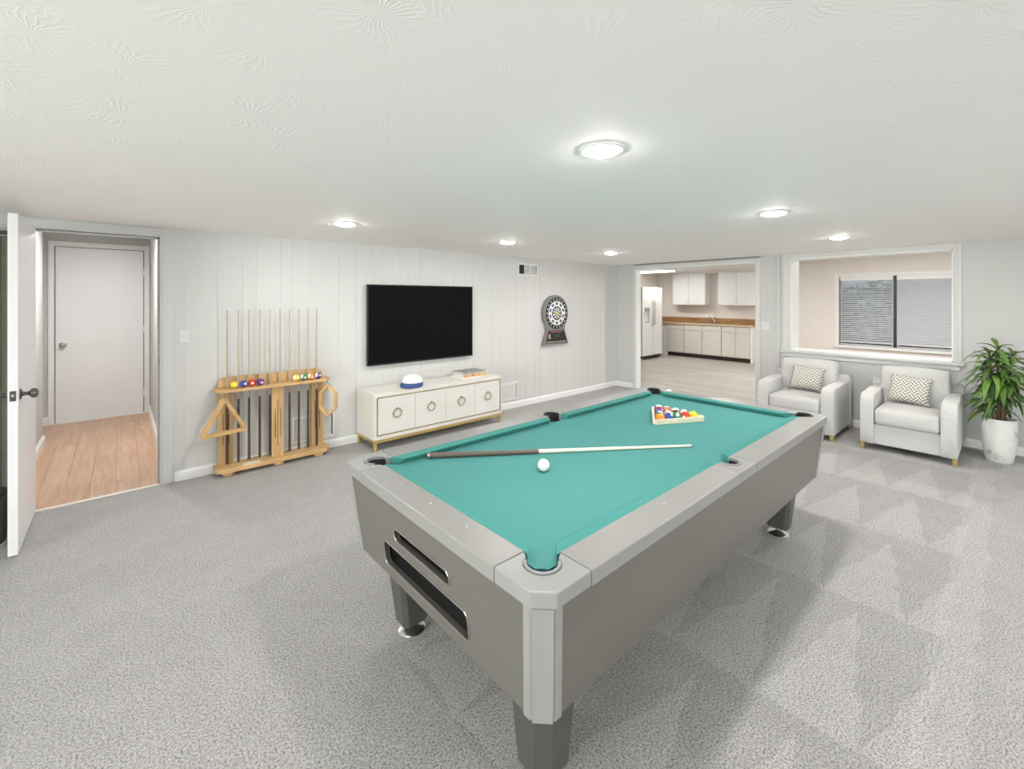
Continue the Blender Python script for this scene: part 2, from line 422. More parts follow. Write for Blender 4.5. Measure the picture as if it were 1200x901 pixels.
# ------------------------------------------------------------------ mesh helpers
class MB:
    def __init__(s):
        s.bm = bmesh.new()
    def face(s, vs):
        try:
            return s.bm.faces.new(vs)
        except ValueError:
            return None
    def box(s, x0, x1, y0, y1, z0, z1):
        v = [s.bm.verts.new(p) for p in ((x0, y0, z0), (x1, y0, z0), (x1, y1, z0), (x0, y1, z0), (x0, y0, z1), (x1, y0, z1), (x1, y1, z1), (x0, y1, z1))]
        for f in ((3, 2, 1, 0), (4, 5, 6, 7), (0, 1, 5, 4), (1, 2, 6, 5), (2, 3, 7, 6), (3, 0, 4, 7)):
            s.face([v[i] for i in f])
        return s
    def hexa(s, bot, top):
        """solid between two equal-count loops of 3-D points"""
        b = [s.bm.verts.new(p) for p in bot]; t = [s.bm.verts.new(p) for p in top]
        n = len(b)
        s.face(b[::-1]); s.face(t)
        for i in range(n):
            j = (i + 1) % n
            s.face([b[i], b[j], t[j], t[i]])
        return s
    def prism(s, pts, a0, a1, axis='z'):
        def P(p, a):
            return {'z': (p[0], p[1], a), 'y': (p[0], a, p[1]), 'x': (a, p[0], p[1])}[axis]
        return s.hexa([P(p, a0) for p in pts], [P(p, a1) for p in pts])
    def cyl(s, p0, p1, r0, r1=None, n=16, caps=True):
        r1 = r0 if r1 is None else r1
        p0, p1 = Vector(p0), Vector(p1)
        d = (p1 - p0).normalized()
        up = Vector((0, 0, 1)) if abs(d.z) < 0.9 else Vector((1, 0, 0))
        a = d.cross(up).normalized(); b = d.cross(a)
        ra, rb = [], []
        for i in range(n):
            t = 2 * PI * i / n
            o = a * math.cos(t) + b * math.sin(t)
            ra.append(s.bm.verts.new(p0 + o * r0)); rb.append(s.bm.verts.new(p1 + o * r1))
        for i in range(n):
            j = (i + 1) % n
            s.face([ra[i], ra[j], rb[j], rb[i]])
        if caps:
            s.face(ra[::-1]); s.face(rb)
        return s
    def tube(s, pts, r, n=8, closed=False):
        pts = [Vector(p) for p in pts]
        m = len(pts); rings = []
        for i, p in enumerate(pts):
            q = pts[(i + 1) % m] if closed or i < m - 1 else pts[i]
            o = pts[i - 1] if closed or i > 0 else pts[i]
            d = (q - o).normalized()
            up = Vector((0, 0, 1)) if abs(d.z) < 0.95 else Vector((1, 0, 0))
            a = d.cross(up).normalized(); b = d.cross(a)
            rr = r[i] if isinstance(r, (list, tuple)) else r
            rings.append([s.bm.verts.new(p + (a * math.cos(2 * PI * k / n) + b * math.sin(2 * PI * k / n)) * rr) for k in range(n)])
        for i in range(m if closed else m - 1):
            A, B = rings[i], rings[(i + 1) % m]
            for k in range(n):
                l = (k + 1) % n
                s.face([A[k], A[l], B[l], B[k]])
        if not closed:
            s.face(rings[0][::-1]); s.face(rings[-1])
        return s
    def lathe(s, prof, n=24, c=(0, 0, 0), axis='z', a0=0.0, a1=2 * PI):
        full = abs(a1 - a0 - 2 * PI) < 1e-6
        cnt = n if full else n + 1
        rings = []
        for i in range(cnt):
            t = a0 + (a1 - a0) * i / n
            row = []
            for r, h in prof:
                p = {'z': (r * math.cos(t), r * math.sin(t), h), 'y': (r * math.cos(t), h, r * math.sin(t)), 'x': (h, r * math.cos(t), r * math.sin(t))}[axis]
                row.append(s.bm.verts.new((p[0] + c[0], p[1] + c[1], p[2] + c[2])))
            rings.append(row)
        for i in range(n):
            A, B = rings[i], rings[(i + 1) % cnt]
            for k in range(len(prof) - 1):
                s.face([A[k], B[k], B[k + 1], A[k + 1]])
        return s
    def rounded(s, sx, sy, sz, r, puff=(0, 0, 0), n=8, c=(0, 0, 0)):
        """rounded box of full size sx sy sz, corners r, sides puffed outwards"""
        hx, hy, hz = sx / 2, sy / 2, sz / 2
        b = bmesh.new()
        bmesh.ops.create_cube(b, size=2)
        bmesh.ops.subdivide_edges(b, edges=b.edges[:], cuts=n, use_grid_fill=True)
        mp = {}
        for v in b.verts:
            q = Vector((v.co.x, v.co.y, v.co.z))
            # denser near the edges
            e = Vector([math.copysign(1 - (1 - abs(t)) ** 1.6, t) for t in q])
            p = Vector((e.x * hx, e.y * hy, e.z * hz))
            inn = Vector((max(-hx + r, min(hx - r, p.x)), max(-hy + r, min(hy - r, p.y)), max(-hz + r, min(hz - r, p.z))))
            d = p - inn
            if d.length > 1e-9:
                p = inn + d.normalized() * min(r, d.length if d.length < r else r)
            fx, fy, fz = 1 - e.x ** 2, 1 - e.y ** 2, 1 - e.z ** 2
            p.x += e.x * puff[0] * fy * fz
            p.y += e.y * puff[1] * fx * fz
            p.z += e.z * puff[2] * fx * fy
            mp[v.index] = s.bm.verts.new(p + Vector(c))
        for f in b.faces:
            s.face([mp[v.index] for v in f.verts])
        b.free()
        return s
    def xform(s, mtx):
        bmesh.ops.transform(s.bm, matrix=mtx, verts=s.bm.verts[:])
        return s
    def build(s, name, m, parent=None, smooth=None, bevel=0.0, loc=None, seg=2):
        bmesh.ops.recalc_face_normals(s.bm, faces=s.bm.faces[:])
        me = bpy.data.meshes.new(name)
        s.bm.to_mesh(me); s.bm.free()
        me.materials.append(m)
        if smooth is not None:
            for p in me.polygons:
                p.use_smooth = True
            me.set_sharp_from_angle(angle=R(smooth))
        o = bpy.data.objects.new(name, me)
        COL.objects.link(o)
        if parent is not None:
            o.parent = parent
        if loc is not None:
            o.location = loc
        if bevel:
            md = o.modifiers.new('bevel', 'BEVEL'); md.width = bevel; md.segments = seg; md.limit_method = 'ANGLE'; md.angle_limit = R(40)
        return o

def tag(o, label, cat, group=None, kind=None):
    o['label'] = label
    if cat:
        o['category'] = cat
    if group:
        o['group'] = group
    if kind:
        o['kind'] = kind
    return o
def thing(name, label, cat, loc=(0, 0, 0), rotz=0.0, group=None, kind=None):
    o = bpy.data.objects.new(name, None)
    o.empty_display_size = 0.1
    COL.objects.link(o)
    o.location = loc; o.rotation_euler = (0, 0, rotz)
    return tag(o, label, cat, group, kind)
def struct(o, label, cat=None):
    o['kind'] = 'structure'; o['label'] = label
    if cat:
        o['category'] = cat
    return o
def copy_of(o, parent=None, loc=None, rot=None, scale=None):
    c = o.copy(); COL.objects.link(c)
    if parent is not None:
        c.parent = parent
    if loc is not None:
        c.location = loc
    if rot is not None:
        c.rotation_euler = rot
    if scale is not None:
        c.scale = scale
    return c
def copy_tree(o, parent=None):
    c = o.copy(); COL.objects.link(c); c.parent = parent
    for ch in list(o.children):
        copy_tree(ch, c)
    return c
def arc(cx, cy, r, a0, a1, n):
    return [(cx + r * math.cos(R(a0 + (a1 - a0) * i / n)), cy + r * math.sin(R(a0 + (a1 - a0) * i / n))) for i in range(n + 1)]

# ================================================================== THE SETTING
b = MB(); b.box(XB - 0.12, WX + 0.12, YB - 0.12, WY, -0.1, 0.0)
struct(b.build('floor', M_carpet), 'grey speckled carpet of the game room', 'floor')
b = MB(); b.box(WX + 0.12, KX + 0.12, -1.6, KY + 0.12, -0.1, 0.0)
struct(b.build('floor_kitchen', M_kfloor), 'greige plank vinyl floor of the kitchen beyond the opening', 'floor')
b = MB(); b.box(-0.95, 0.45, WY, HY + 0.12, -0.1, -0.008)
hall_floor = struct(b.build('floor_hall', mat('subfloor', (0.2, 0.13, 0.08), 0.9)), 'oak laminate plank floor of the hall', 'floor')
# laminate planks laid along the hall
pb = {}
pw = 0.155
for i in range(8):
    x0 = -0.80 + i * pw
    y = WY + 0.02 - [0.0, 0.55, 0.25, 0.8, 0.4, 0.95, 0.15, 0.7][i]
    while y < HY:
        y0, y1 = max(y, WY + 0.02), min(y + 1.22, HY)
        if y1 - y0 > 0.02:
            key = round(y1 - y0, 3)
            o = None
            if key not in pb:
                q = MB(); q.box(0.0006, pw - 0.0006, 0.0008, key - 0.0008, 0, 0.008)
                o = q.build('plank', M_lam, hall_floor, bevel=0.0012, seg=1)
                pb[key] = o
            else:
                o = copy_of(pb[key], hall_floor)
            o.location = (x0, y0, -0.008)
        y += 1.22
b = MB(); b.box(-0.482, 0.242, WY - 0.012, WY + 0.03, 0.0, 0.006)
struct(b.build('trim_1', mat('threshold_strip', (0.74, 0.70, 0.64), 0.35), bevel=0.003), 'thin pale threshold strip between carpet and hall laminate', 'threshold')

b = MB(); b.box(XB - 0.12, WX + 0.12, YB - 0.12, WY + 0.12, CEIL, CEIL + 0.1)
struct(b.build('ceiling', M_ceil), 'white stomp-textured ceiling of the game room', 'ceiling')
b = MB(); b.box(WX + 0.12, KX + 0.12, 3.3, KY + 0.12, KC, KC + 0.1); b.box(WX + 0.12, KX + 0.12, -1.6, 3.3, KH, KH + 0.1); b.box(WX + 0.12, KX + 0.12, 3.3, 3.34, KC + 0.1, KH + 0.1)
struct(b.build('ceiling_kitchen', mat('kitchen_ceiling_paint', (0.86, 0.85, 0.83), 0.7)), 'white ceiling of the kitchen', 'ceiling')
b = MB(); b.box(-0.95, 0.45, WY + 0.12, HY + 0.12, 2.34, 2.44)
struct(b.build('ceiling_hall', mat('hall_ceiling_paint', (0.86, 0.86, 0.85), 0.7)), 'white ceiling of the hall', 'ceiling')

# --- panelled wall on the left of the picture
DX0, DX1, DZ = -0.482, 0.242, 2.035      # doorway to the hall
PT = 0.004                                # panel boards stand proud of their backing
b = MB()
b.box(XB - 0.12, DX0, WY + PT, WY + 0.12, 0, CEIL)
b.box(DX1, WX + 0.12, WY + PT, WY + 0.12, 0, CEIL)
b.box(DX0, DX1, WY + PT, WY + 0.12, DZ, CEIL)
wall_left = struct(b.build('wall_left', mat('groove_paint', (0.64, 0.635, 0.62), 0.7)), 'off-white wall of grooved vertical panel boards', 'wall')
gro = [0.242, 0.406, 0.643, 0.833, 0.943, 1.152, 1.258, 1.424, 1.703, 1.884]
pat = [0.19, 0.11, 0.21, 0.106, 0.166, 0.279, 0.181]
k = 0
while gro[-1] + pat[k % 7] < WX - 0.05:
    gro.append(gro[-1] + pat[k % 7]); k += 1
gro.append(WX)
def board(x0, x1, z0, z1):
    q = MB()
    g = 0.0005; c = 0.0012
    # chamfered board front
    a = [(x0 + g, WY + PT), (x1 - g, WY + PT), (x1 - g, WY + c), (x1 - g - c, WY), (x0 + g + c, WY), (x0 + g, WY + c)]
    q.prism(a, z0, z1)
    q.build('panel_board', M_panel, wall_left)
for i in range(len(gro) - 1):
    board(gro[i], gro[i + 1], 0.0, CEIL)
x = DX0
k = 3
while x > XB + 0.05:
    x2 = max(XB, x - pat[k % 7]); board(x2, x, 0.0, CEIL); x = x2; k += 1
for x0, x1 in ((-0.482, -0.27), (-0.27, -0.1), (-0.1, 0.09), (0.09, 0.242)):
    board(x0, x1, DZ, CEIL)

# --- end wall with the wide kitchen opening and the pass-through window
OY0, OY1, OZ = 2.345, 4.245, 2.035
PY0, PY1, PZ0, PZ1 = 0.412, 1.92, 0.86, 2.055
T = 0.12
b = MB()
b.box(WX, WX + T, OY1, WY + 0.12, 0, CEIL)
b.box(WX, WX + T, OY0, OY1, OZ, CEIL)
b.box(WX, WX + T, PY1, OY0, 0, CEIL)
b.box(WX, WX + T, PY0, PY1, 0, PZ0)
b.box(WX, WX + T, PY0, PY1, PZ1, CEIL)
b.box(WX, WX + T, YB - 0.12, PY0, 0, CEIL)
# back-room side above the lower ceiling
b.box(WX + T - 0.02, WX + T, -1.6, KY + 0.12, CEIL, KH)
b.box(WX + T - 0.02, WX + T, WY + 0.12, KY + 0.12, 0, CEIL)
struct(b.build('wall_right', M_wall), 'pale grey end wall with kitchen opening and pass-through', 'wall')
# unseen walls that close the room behind the camera
b = MB(); b.box(XB - 0.12, XB, YB - 0.12, -0.7, 0, CEIL); b.box(XB - 0.12, XB, 2.5, WY + 0.12, 0, CEIL); b.box(XB - 0.12, XB, -0.7, 2.5, 2.03, CEIL)
struct(b.build('wall_back', M_wall), 'plain off-white wall with added glazed patio doors behind the camera', 'wall')
GX0, GX1, GZ = 0.2, 4.4, 2.03            # added glazed patio doors, unseen, in the wall right of the camera
b = MB(); b.box(XB, GX0, YB - 0.12, YB, 0, CEIL); b.box(GX1, WX, YB - 0.12, YB, 0, CEIL); b.box(GX0, GX1, YB - 0.12, YB, GZ, CEIL)
struct(b.build('wall_front', M_wall), 'plain off-white wall with added glazed patio doors to the right, outside the view', 'wall')
# kitchen walls
WinY0, WinY1, WinZ0, WinZ1 = 0.60, 2.50, 0.535, 2.0
b = MB()
b.box(KX, KX + 0.12, WinY1, KY + 0.12, 0, KH); b.box(KX, KX + 0.12, -1.6, WinY0, 0, KH)
b.box(KX, KX + 0.12, WinY0, WinY1, 0, WinZ0); b.box(KX, KX + 0.12, WinY0, WinY1, WinZ1, KH)
struct(b.build('wall_kitchen_far', M_cream), 'cream far wall of the kitchen with window', 'wall')
b = MB(); b.box(WX + T, KX, KY, KY + 0.12, 0, KC)
struct(b.build('wall_kitchen_left', M_cream), 'cream side wall behind the refrigerator', 'wall')
b = MB(); b.box(WX + T, KX, -1.72, -1.6, 0, KH)
struct(b.build('wall_kitchen_right', M_cream), 'cream side wall of the back room', 'wall')
# hall walls
b = MB(); b.box(-0.73, -0.61, WY + 0.12, 6.75, 0, 2.34); b.box(-0.84, -0.72, 6.75, HY, 0, 2.34); b.box(-0.73, -0.61, 6.74, 6.75, 0, 2.34)
struct(b.build('wall_hall_left', M_wall), 'white left wall of the hall', 'wall')
b = MB(); b.box(0.30, 0.42, WY + 0.12, HY, 0, 2.34)
struct(b.build('wall_hall_right', M_wall), 'white right wall of the hall', 'wall')
b = MB(); b.box(-0.84, 0.42, HY, HY + 0.12, 0, 2.34)
b.box(-0.95, 0.45, WY + 0.10, WY + 0.12, CEIL, 2.44)
struct(b.build('wall_hall_far', M_wall), 'white far wall of the hall', 'wall')

# --- baseboards
def baseboard(name, pts, label, h=0.085, t=0.014, ins=None, m=None):
    """profiled board along straight runs; pts list of ((x0,y0),(x1,y1),(nx,ny)) with the normal into the room"""
    q = MB()
    for (x0, y0), (x1, y1), (nx, ny) in pts:
        prof = [(0, 0), (t, 0), (t, h * 0.78), (t * 0.55, h * 0.9), (t * 0.35, h), (0, h)]
        A = [(x0 + nx * d, y0 + ny * d, z) for d, z in prof]
        B = [(x1 + nx * d, y1 + ny * d, z) for d, z in prof]
        q.hexa(A, B)
    return struct(q.build(name, m or M_trim), label, 'baseboard')
baseboard('baseboard_left', [((0.335, WY), (WX, WY), (0, -1)), ((XB, WY), (-0.58, WY), (0, -1))], 'white baseboard along the panelled wall')
baseboard('baseboard_right', [((WX, WY - 0.014), (WX, OY1 + 0.05), (-1, 0)), ((WX, 2.30), (WX, 2.15), (-1, 0)), ((WX, 2.10), (WX, YB), (-1, 0))], 'white baseboard along the end wall')
baseboard('baseboard_hall', [((-0.61, WY + 0.14), (-0.61, 6.75), (1, 0)), ((-0.72, 6.76), (-0.72, HY), (1, 0)), ((0.30, WY + 0.14), (0.30, HY), (-1, 0)), ((-0.72, HY), (-0.655, HY), (0, -1))],
          'white baseboard along the hall walls', h=0.10, t=0.02)

# --- casings
def casing_bar(q, a, b_, cw, axis, face, out):
    pass
b = MB()   # doorway to the hall: jamb liner + casing on the game room side
b.box(DX0 - 0.02, DX0, WY - 0.002, WY + 0.125, 0, DZ + 0.02)
b.box(DX1, DX1 + 0.02, WY - 0.002, WY + 0.125, 0, DZ + 0.02)
b.box(DX0, DX1, WY - 0.002, WY + 0.125, DZ, DZ + 0.02)
b.box(DX1 - 0.012, DX1, WY + 0.05, WY + 0.085, 0, DZ); b.box(DX0, DX0 + 0.012, WY + 0.05, WY + 0.085, 0, DZ); b.box(DX0, DX1, WY + 0.05, WY + 0.085, DZ - 0.012, DZ)
tr = struct(b.build('trim_2', M_trim), 'white jamb lining the hall doorway', 'door frame')
b = MB()
for x0, x1 in ((DX1 + 0.006, DX1 + 0.09), (DX0 - 0.09, DX0 - 0.006)):
    b.box(x0, x1, WY - 0.012, WY, 0, DZ + 0.07)
    b.box(x0 + 0.012, x1 - 0.03, WY - 0.017, WY - 0.012, 0, DZ + 0.058)
b.box(DX0 - 0.006, DX1 + 0.006, WY - 0.012, WY, DZ + 0.006, DZ + 0.07)
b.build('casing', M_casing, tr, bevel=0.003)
b = MB(); b.box(DX1 - 0.002, DX1, WY + 0.012, WY + 0.04, 0.99, 1.05); b.build('strike_plate', M_nickel, tr)

b = MB()   # kitchen opening: lining and flat casing
b.box(WX - 0.002, WX + T + 0.003, OY1 - 0.012, OY1, 0, OZ)
b.box(WX - 0.002, WX + T + 0.003, OY0, OY0 + 0.012, 0, OZ)
b.box(WX - 0.002, WX + T + 0.003, OY0, OY1, OZ - 0.012, OZ)
tr = struct(b.build('trim_3', M_trim), 'white lining of the wide kitchen opening', 'door frame')
b = MB()
b.box(WX - 0.014, WX, OY1, OY1 + 0.045, 0, OZ + 0.045)
b.box(WX - 0.014, WX, OY0 - 0.055, OY0, 0, OZ + 0.045)
b.box(WX - 0.014, WX, OY0, OY1, OZ, OZ + 0.045)
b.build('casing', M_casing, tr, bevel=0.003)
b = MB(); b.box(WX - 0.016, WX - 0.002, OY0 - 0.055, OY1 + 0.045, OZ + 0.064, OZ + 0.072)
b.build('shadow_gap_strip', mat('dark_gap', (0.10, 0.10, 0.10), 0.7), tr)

b = MB()   # pass-through: deep white lining, casing, stool and apron
D = 0.27
b.box(WX - 0.004, WX + D, PY1 - 0.014, PY1, PZ0, PZ1); b.box(WX - 0.004, WX + D, PY0, PY0 + 0.014, PZ0, PZ1)
b.box(WX - 0.004, WX + D, PY0, PY1, PZ1 - 0.014, PZ1); b.box(WX - 0.004, WX + D, PY0, PY1, PZ0, PZ0 + 0.012)
tr = struct(b.build('trim_4', M_trim), 'white lining of the pass-through opening above the armchairs', 'window frame')
b = MB()
for y0, y1 in ((PY1, PY1 + 0.10), (PY0 - 0.062, PY0)):
    b.box(WX - 0.014, WX, y0, y1, PZ0, CEIL - 0.003)
    b.box(WX - 0.02, WX - 0.014, y0 + 0.03, y1 - 0.012, PZ0, PZ1 + 0.01)
b.box(WX - 0.014, WX, PY0, PY1, PZ1, CEIL - 0.003)
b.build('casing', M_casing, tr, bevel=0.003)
b = MB(); b.box(WX - 0.05, WX, PY0 - 0.08, PY1 + 0.12, PZ0 - 0.03, PZ0); b.build('stool', M_casing, tr, bevel=0.006)
b = MB(); b.box(WX - 0.022, WX, PY0 - 0.05, PY1 + 0.10, PZ0 - 0.085, PZ0 - 0.03); b.build('apron', M_casing, tr, bevel=0.005)
b = MB(); b.box(WX - 0.02, WX, PY1 + 0.135, PY1 + 0.16, 0.0, CEIL - 0.003)
struct(b.build('trim_5', M_casing, bevel=0.004), 'narrow vertical batten between opening and pass-through', 'trim')

# --- doors
d1 = thing('door_1', 'open white slab door at the left edge with dark knob', 'door', (DX0 + 0.008, WY - 0.004, 0), R(0), kind='structure')
b = MB(); b.box(-0.0215, 0.0215, -0.735, 0.0, 0.012, 2.035); b.build('slab', M_door, d1, bevel=0.003)
for s in (1, -1):
    b = MB()
    b.lathe([(0.0, 0.0215), (0.033, 0.0215), (0.033, 0.026), (0.014, 0.032), (0.011, 0.05), (0.013, 0.058), (0.027, 0.068), (0.031, 0.08), (0.027, 0.092), (0.012, 0.098), (0, 0.098)], 20, (0, 0, 0), 'x')
    if s < 0:
        b.xform(Matrix.Scale(-1, 4, (1, 0, 0)))
    kb = b.build('door_knob', M_nickel, d1, smooth=40, loc=(0, -0.67, 0.955))
b = MB(); b.box(-0.013, 0.013, -0.0012, 0.001, -0.03, 0.03); lp = b.build('latch_plate', M_nickel, d1, loc=(0, -0.7355, 0.955), bevel=0.0008)
b = MB(); b.prism([(-0.007, -0.001), (0.007, -0.001), (0.007, -0.012), (0.0, -0.012)], -0.008, 0.008); b.build('latch_bolt', M_chrome, lp, loc=(0, 0, 0.004))
for z in (0.25, 1.02, 1.82):
    b = MB(); b.cyl((-0.026, -0.002, z - 0.045), (-0.026, -0.002, z + 0.045), 0.006, n=10); b.build('hinge', M_steel, d1, smooth=40)

d2 = thing('door_2', 'closed white slab door at the end of the hall', 'door', (0, HY, 0), kind='structure')
b = MB(); b.box(-0.592, 0.232, -0.02, -0.004, 0.012, 2.165); b.build('slab', M_door, d2, bevel=0.002)
b = MB(); b.box(-0.60, 0.24, -0.004, -0.001, 0.0, 2.172); b.build('shadow_gap', M_dark, d2)
b = MB()
b.box(-0.655, -0.60, -0.028, -0.001, 0, 2.235); b.box(0.24, 0.297, -0.028, -0.001, 0, 2.235); b.box(-0.60, 0.24, -0.028, -0.001, 2.172, 2.235)
b.build('casing', M_trim, d2, bevel=0.006)
b = MB(); b.lathe([(0, -0.02), (0.035, -0.02), (0.035, -0.026), (0.013, -0.034), (0.012, -0.05), (0.028, -0.062), (0.03, -0.078), (0.018, -0.092), (0, -0.094)], 20, (0, 0, 0), 'y')
b.build('door_knob', M_steel, d2, smooth=40, loc=(-0.527, 0, 0.965))
b = MB(); b.box(-0.603, -0.592, -0.022, -0.004, 0.94, 0.99); b.build('latch_plate', M_nickel, d2)
for z in (0.27, 1.13, 1.873):
    b = MB(); b.box(0.226, 0.246, -0.024, -0.019, z - 0.045, z + 0.045); b.cyl((0.236, -0.026, z - 0.045), (0.236, -0.026, z + 0.045), 0.006, n=8); b.build('hinge', M_plate, d2)
b = MB(); b.box(-0.60, 0.24, -0.05, 0, 0.0, 0.010); b.build('threshold', M_trim, d2, bevel=0.003)

def patio(name, label, origin, rz, half, n, watts):  # unseen doors added, with a lamp, to bring daylight into the room
    # local: x along the wall, -y outwards
    d3 = thing(name, label, 'door', origin, rz, kind='structure')
    x0_, x1_ = -half, half
    b = MB()
    b.box(x0_, x0_ + 0.06, -0.11, -0.01, 0, GZ); b.box(x1_ - 0.06, x1_, -0.11, -0.01, 0, GZ); b.box(x0_ + 0.06, x1_ - 0.06, -0.11, -0.01, GZ - 0.06, GZ); b.box(x0_ + 0.06, x1_ - 0.06, -0.11, -0.01, 0.0, 0.05)
    b.build('frame', M_trim, d3)
    for gi in range(n):
        ga = x0_ + 0.06 + gi * (x1_ - x0_ - 0.12) / n; gb = ga + (x1_ - x0_ - 0.12) / n
        b = MB(); b.box(ga, ga + 0.05, -0.085, -0.045, 0.05, GZ - 0.06); b.box(gb - 0.05, gb, -0.085, -0.045, 0.05, GZ - 0.06)
        b.box(ga + 0.05, gb - 0.05, -0.085, -0.045, GZ - 0.13, GZ - 0.06); b.box(ga + 0.05, gb - 0.05, -0.085, -0.045, 0.05, 0.15)
        lf = b.build('leaf_frame', M_trim, d3)
        b = MB(); b.box(ga + 0.05, gb - 0.05, -0.068, -0.062, 0.15, GZ - 0.13); b.build('pane', M_glass, lf)
    # added area light just outside the panes, supplying room daylight
    ld = bpy.data.lights.new('added_daylight', 'AREA'); ld.shape = 'RECTANGLE'; ld.size = 2 * half; ld.size_y = GZ; ld.energy = watts; ld.color = (1.0, 0.985, 0.965)
    lo_ = bpy.data.objects.new('added_daylight', ld); COL.objects.link(lo_)
    lo_.parent = d3; lo_.location = (0, -0.2, GZ / 2); lo_.rotation_euler = (R(-90), 0, R(180))
patio('added_door_3', 'white framed glazed patio doors added for daylight to the right of the camera, outside the view', ((GX0 + GX1) / 2, YB, 0), 0, (GX1 - GX0) / 2, 3, ADDED_DAY_W * 0.42)
patio('added_door_4', 'white framed glazed patio doors added for daylight behind the camera, outside the view', (XB, 0.9, 0), R(-90), 1.6, 2, ADDED_DAY_W * 1.0)
# --- kitchen window
w1 = thing('window_1', 'two-pane window in the cream far wall of the kitchen', 'window', (KX, 0, 0), kind='structure')
b = MB()
b.box(-0.012, 0.10, WinY1, WinY1 + 0.075, WinZ0 - 0.03, WinZ1 + 0.075); b.box(-0.012, 0.10, WinY0 - 0.075, WinY0, WinZ0 - 0.03, WinZ1 + 0.075)
b.box(-0.012, 0.10, WinY0, WinY1, WinZ1, WinZ1 + 0.075)
b.build('frame', M_trim, w1, bevel=0.004)
b = MB(); b.box(-0.05, 0.10, WinY0 - 0.09, WinY1 + 0.09, WinZ0 - 0.06, WinZ0); b.build('sill', M_trim, w1, bevel=0.004)
WM = 1.575
b = MB(); b.box(0.0, 0.045, WM - 0.022, WM + 0.022, WinZ0, WinZ1); b.build('mullion', M_frameblk, w1)
for y0, y1 in ((WinY0, WM - 0.022), (WM + 0.022, WinY1)):
    b = MB()
    b.box(0.06, 0.09, y0, y0 + 0.03, WinZ0, WinZ1); b.box(0.06, 0.09, y1 - 0.03, y1, WinZ0, WinZ1)
    b.box(0.06, 0.09, y0 + 0.03, y1 - 0.03, WinZ0, WinZ0 + 0.03); b.box(0.06, 0.09, y0 + 0.03, y1 - 0.03, WinZ1 - 0.03, WinZ1)
    sh = b.build('sash', M_trim, w1)
    b = MB(); b.box(0.072, 0.077, y0 + 0.03, y1 - 0.03, WinZ0 + 0.03, WinZ1 - 0.03); b.build('pane', M_glass, sh)

# ================================================================== CEILING LIGHTS
def downlight(x, y, z, label, power, group='recessed ceiling lights'):
    t = thing('recessed_light', label, 'ceiling light', (x, y, z), group=group)
    b = MB(); b.lathe([(0.074, 0.0), (0.090, 0.0), (0.090, -0.003), (0.084, -0.007), (0.075, -0.006), (0.074, 0.0)], 32)
    b.build('trim_ring', M_trim, t, smooth=50)
    b = MB(); b.lathe([(0.0, -0.022), (0.035, -0.020), (0.060, -0.014), (0.071, -0.008), (0.075, -0.003)], 32)
    b.build('diffuser', mat('led_diffuser', (0.9, 0.9, 0.9), 0.5, emit=((1.0, 0.985, 0.955), LENS_E)), t, smooth=60)
    ld = bpy.data.lights.new('downlight_lamp', 'AREA'); ld.shape = 'DISK'; ld.size = 0.13; ld.energy = power
    ld.color = (1.0, 0.975, 0.94)
    lo = bpy.data.objects.new('lamp', ld); COL.objects.link(lo); lo.parent = t; lo.location = (0, 0, -0.024)
    return t
for x, y, lab in ((1.418, 1.07, 'recessed ceiling light over the near end of the pool table, largest in view'),
                  (3.335, 1.08, 'recessed ceiling light above the far right of the pool table'),
                  (5.098, 1.09, 'recessed ceiling light in front of the pass-through, above the armchairs'),
                  (1.31, 3.442, 'recessed ceiling light in front of the cue rack, left of the television'),
                  (2.995, 3.452, 'recessed ceiling light in front of the television'),
                  (4.707, 3.407, 'recessed ceiling light near the far corner by the kitchen opening'),
                  (-0.5, 1.07, 'recessed ceiling light behind the camera on the table side'),
                  (1.418, -1.3, 'recessed ceiling light to the right of the camera, outside the view'),
                  (3.335, -1.3, 'recessed ceiling light right of the pool table, outside the view'),
                  (5.098, -1.3, 'recessed ceiling light over the right part of the end wall, outside the view'),
                  (-0.5, -1.3, 'recessed ceiling light behind the camera on the right side')):
    downlight(x, y, CEIL, lab, LAMP_W)

# ================================================================== POOL TABLE
TL, TW, TH = 2.745, 1.35, 0.750
HLx, HWy = TL / 2, TW / 2
pt = thing('pool_table', 'grey pool table with teal cloth and black legs in the middle of the room', 'pool table', (0.812 + HLx, 0.808 + HWy, 0), R(0.3))
RW = 0.122                      # rail width
RZ0, RZ1 = TH - 0.048, TH
CE = 0.20                       # corner cap reach
CH = 0.052                      # chamfer of the corners
PC, PR = 0.118, 0.056           # corner pocket centre from outer corner, radius
SPC, SPR = 0.096, 0.056         # side pocket centre from the outer edge, radius
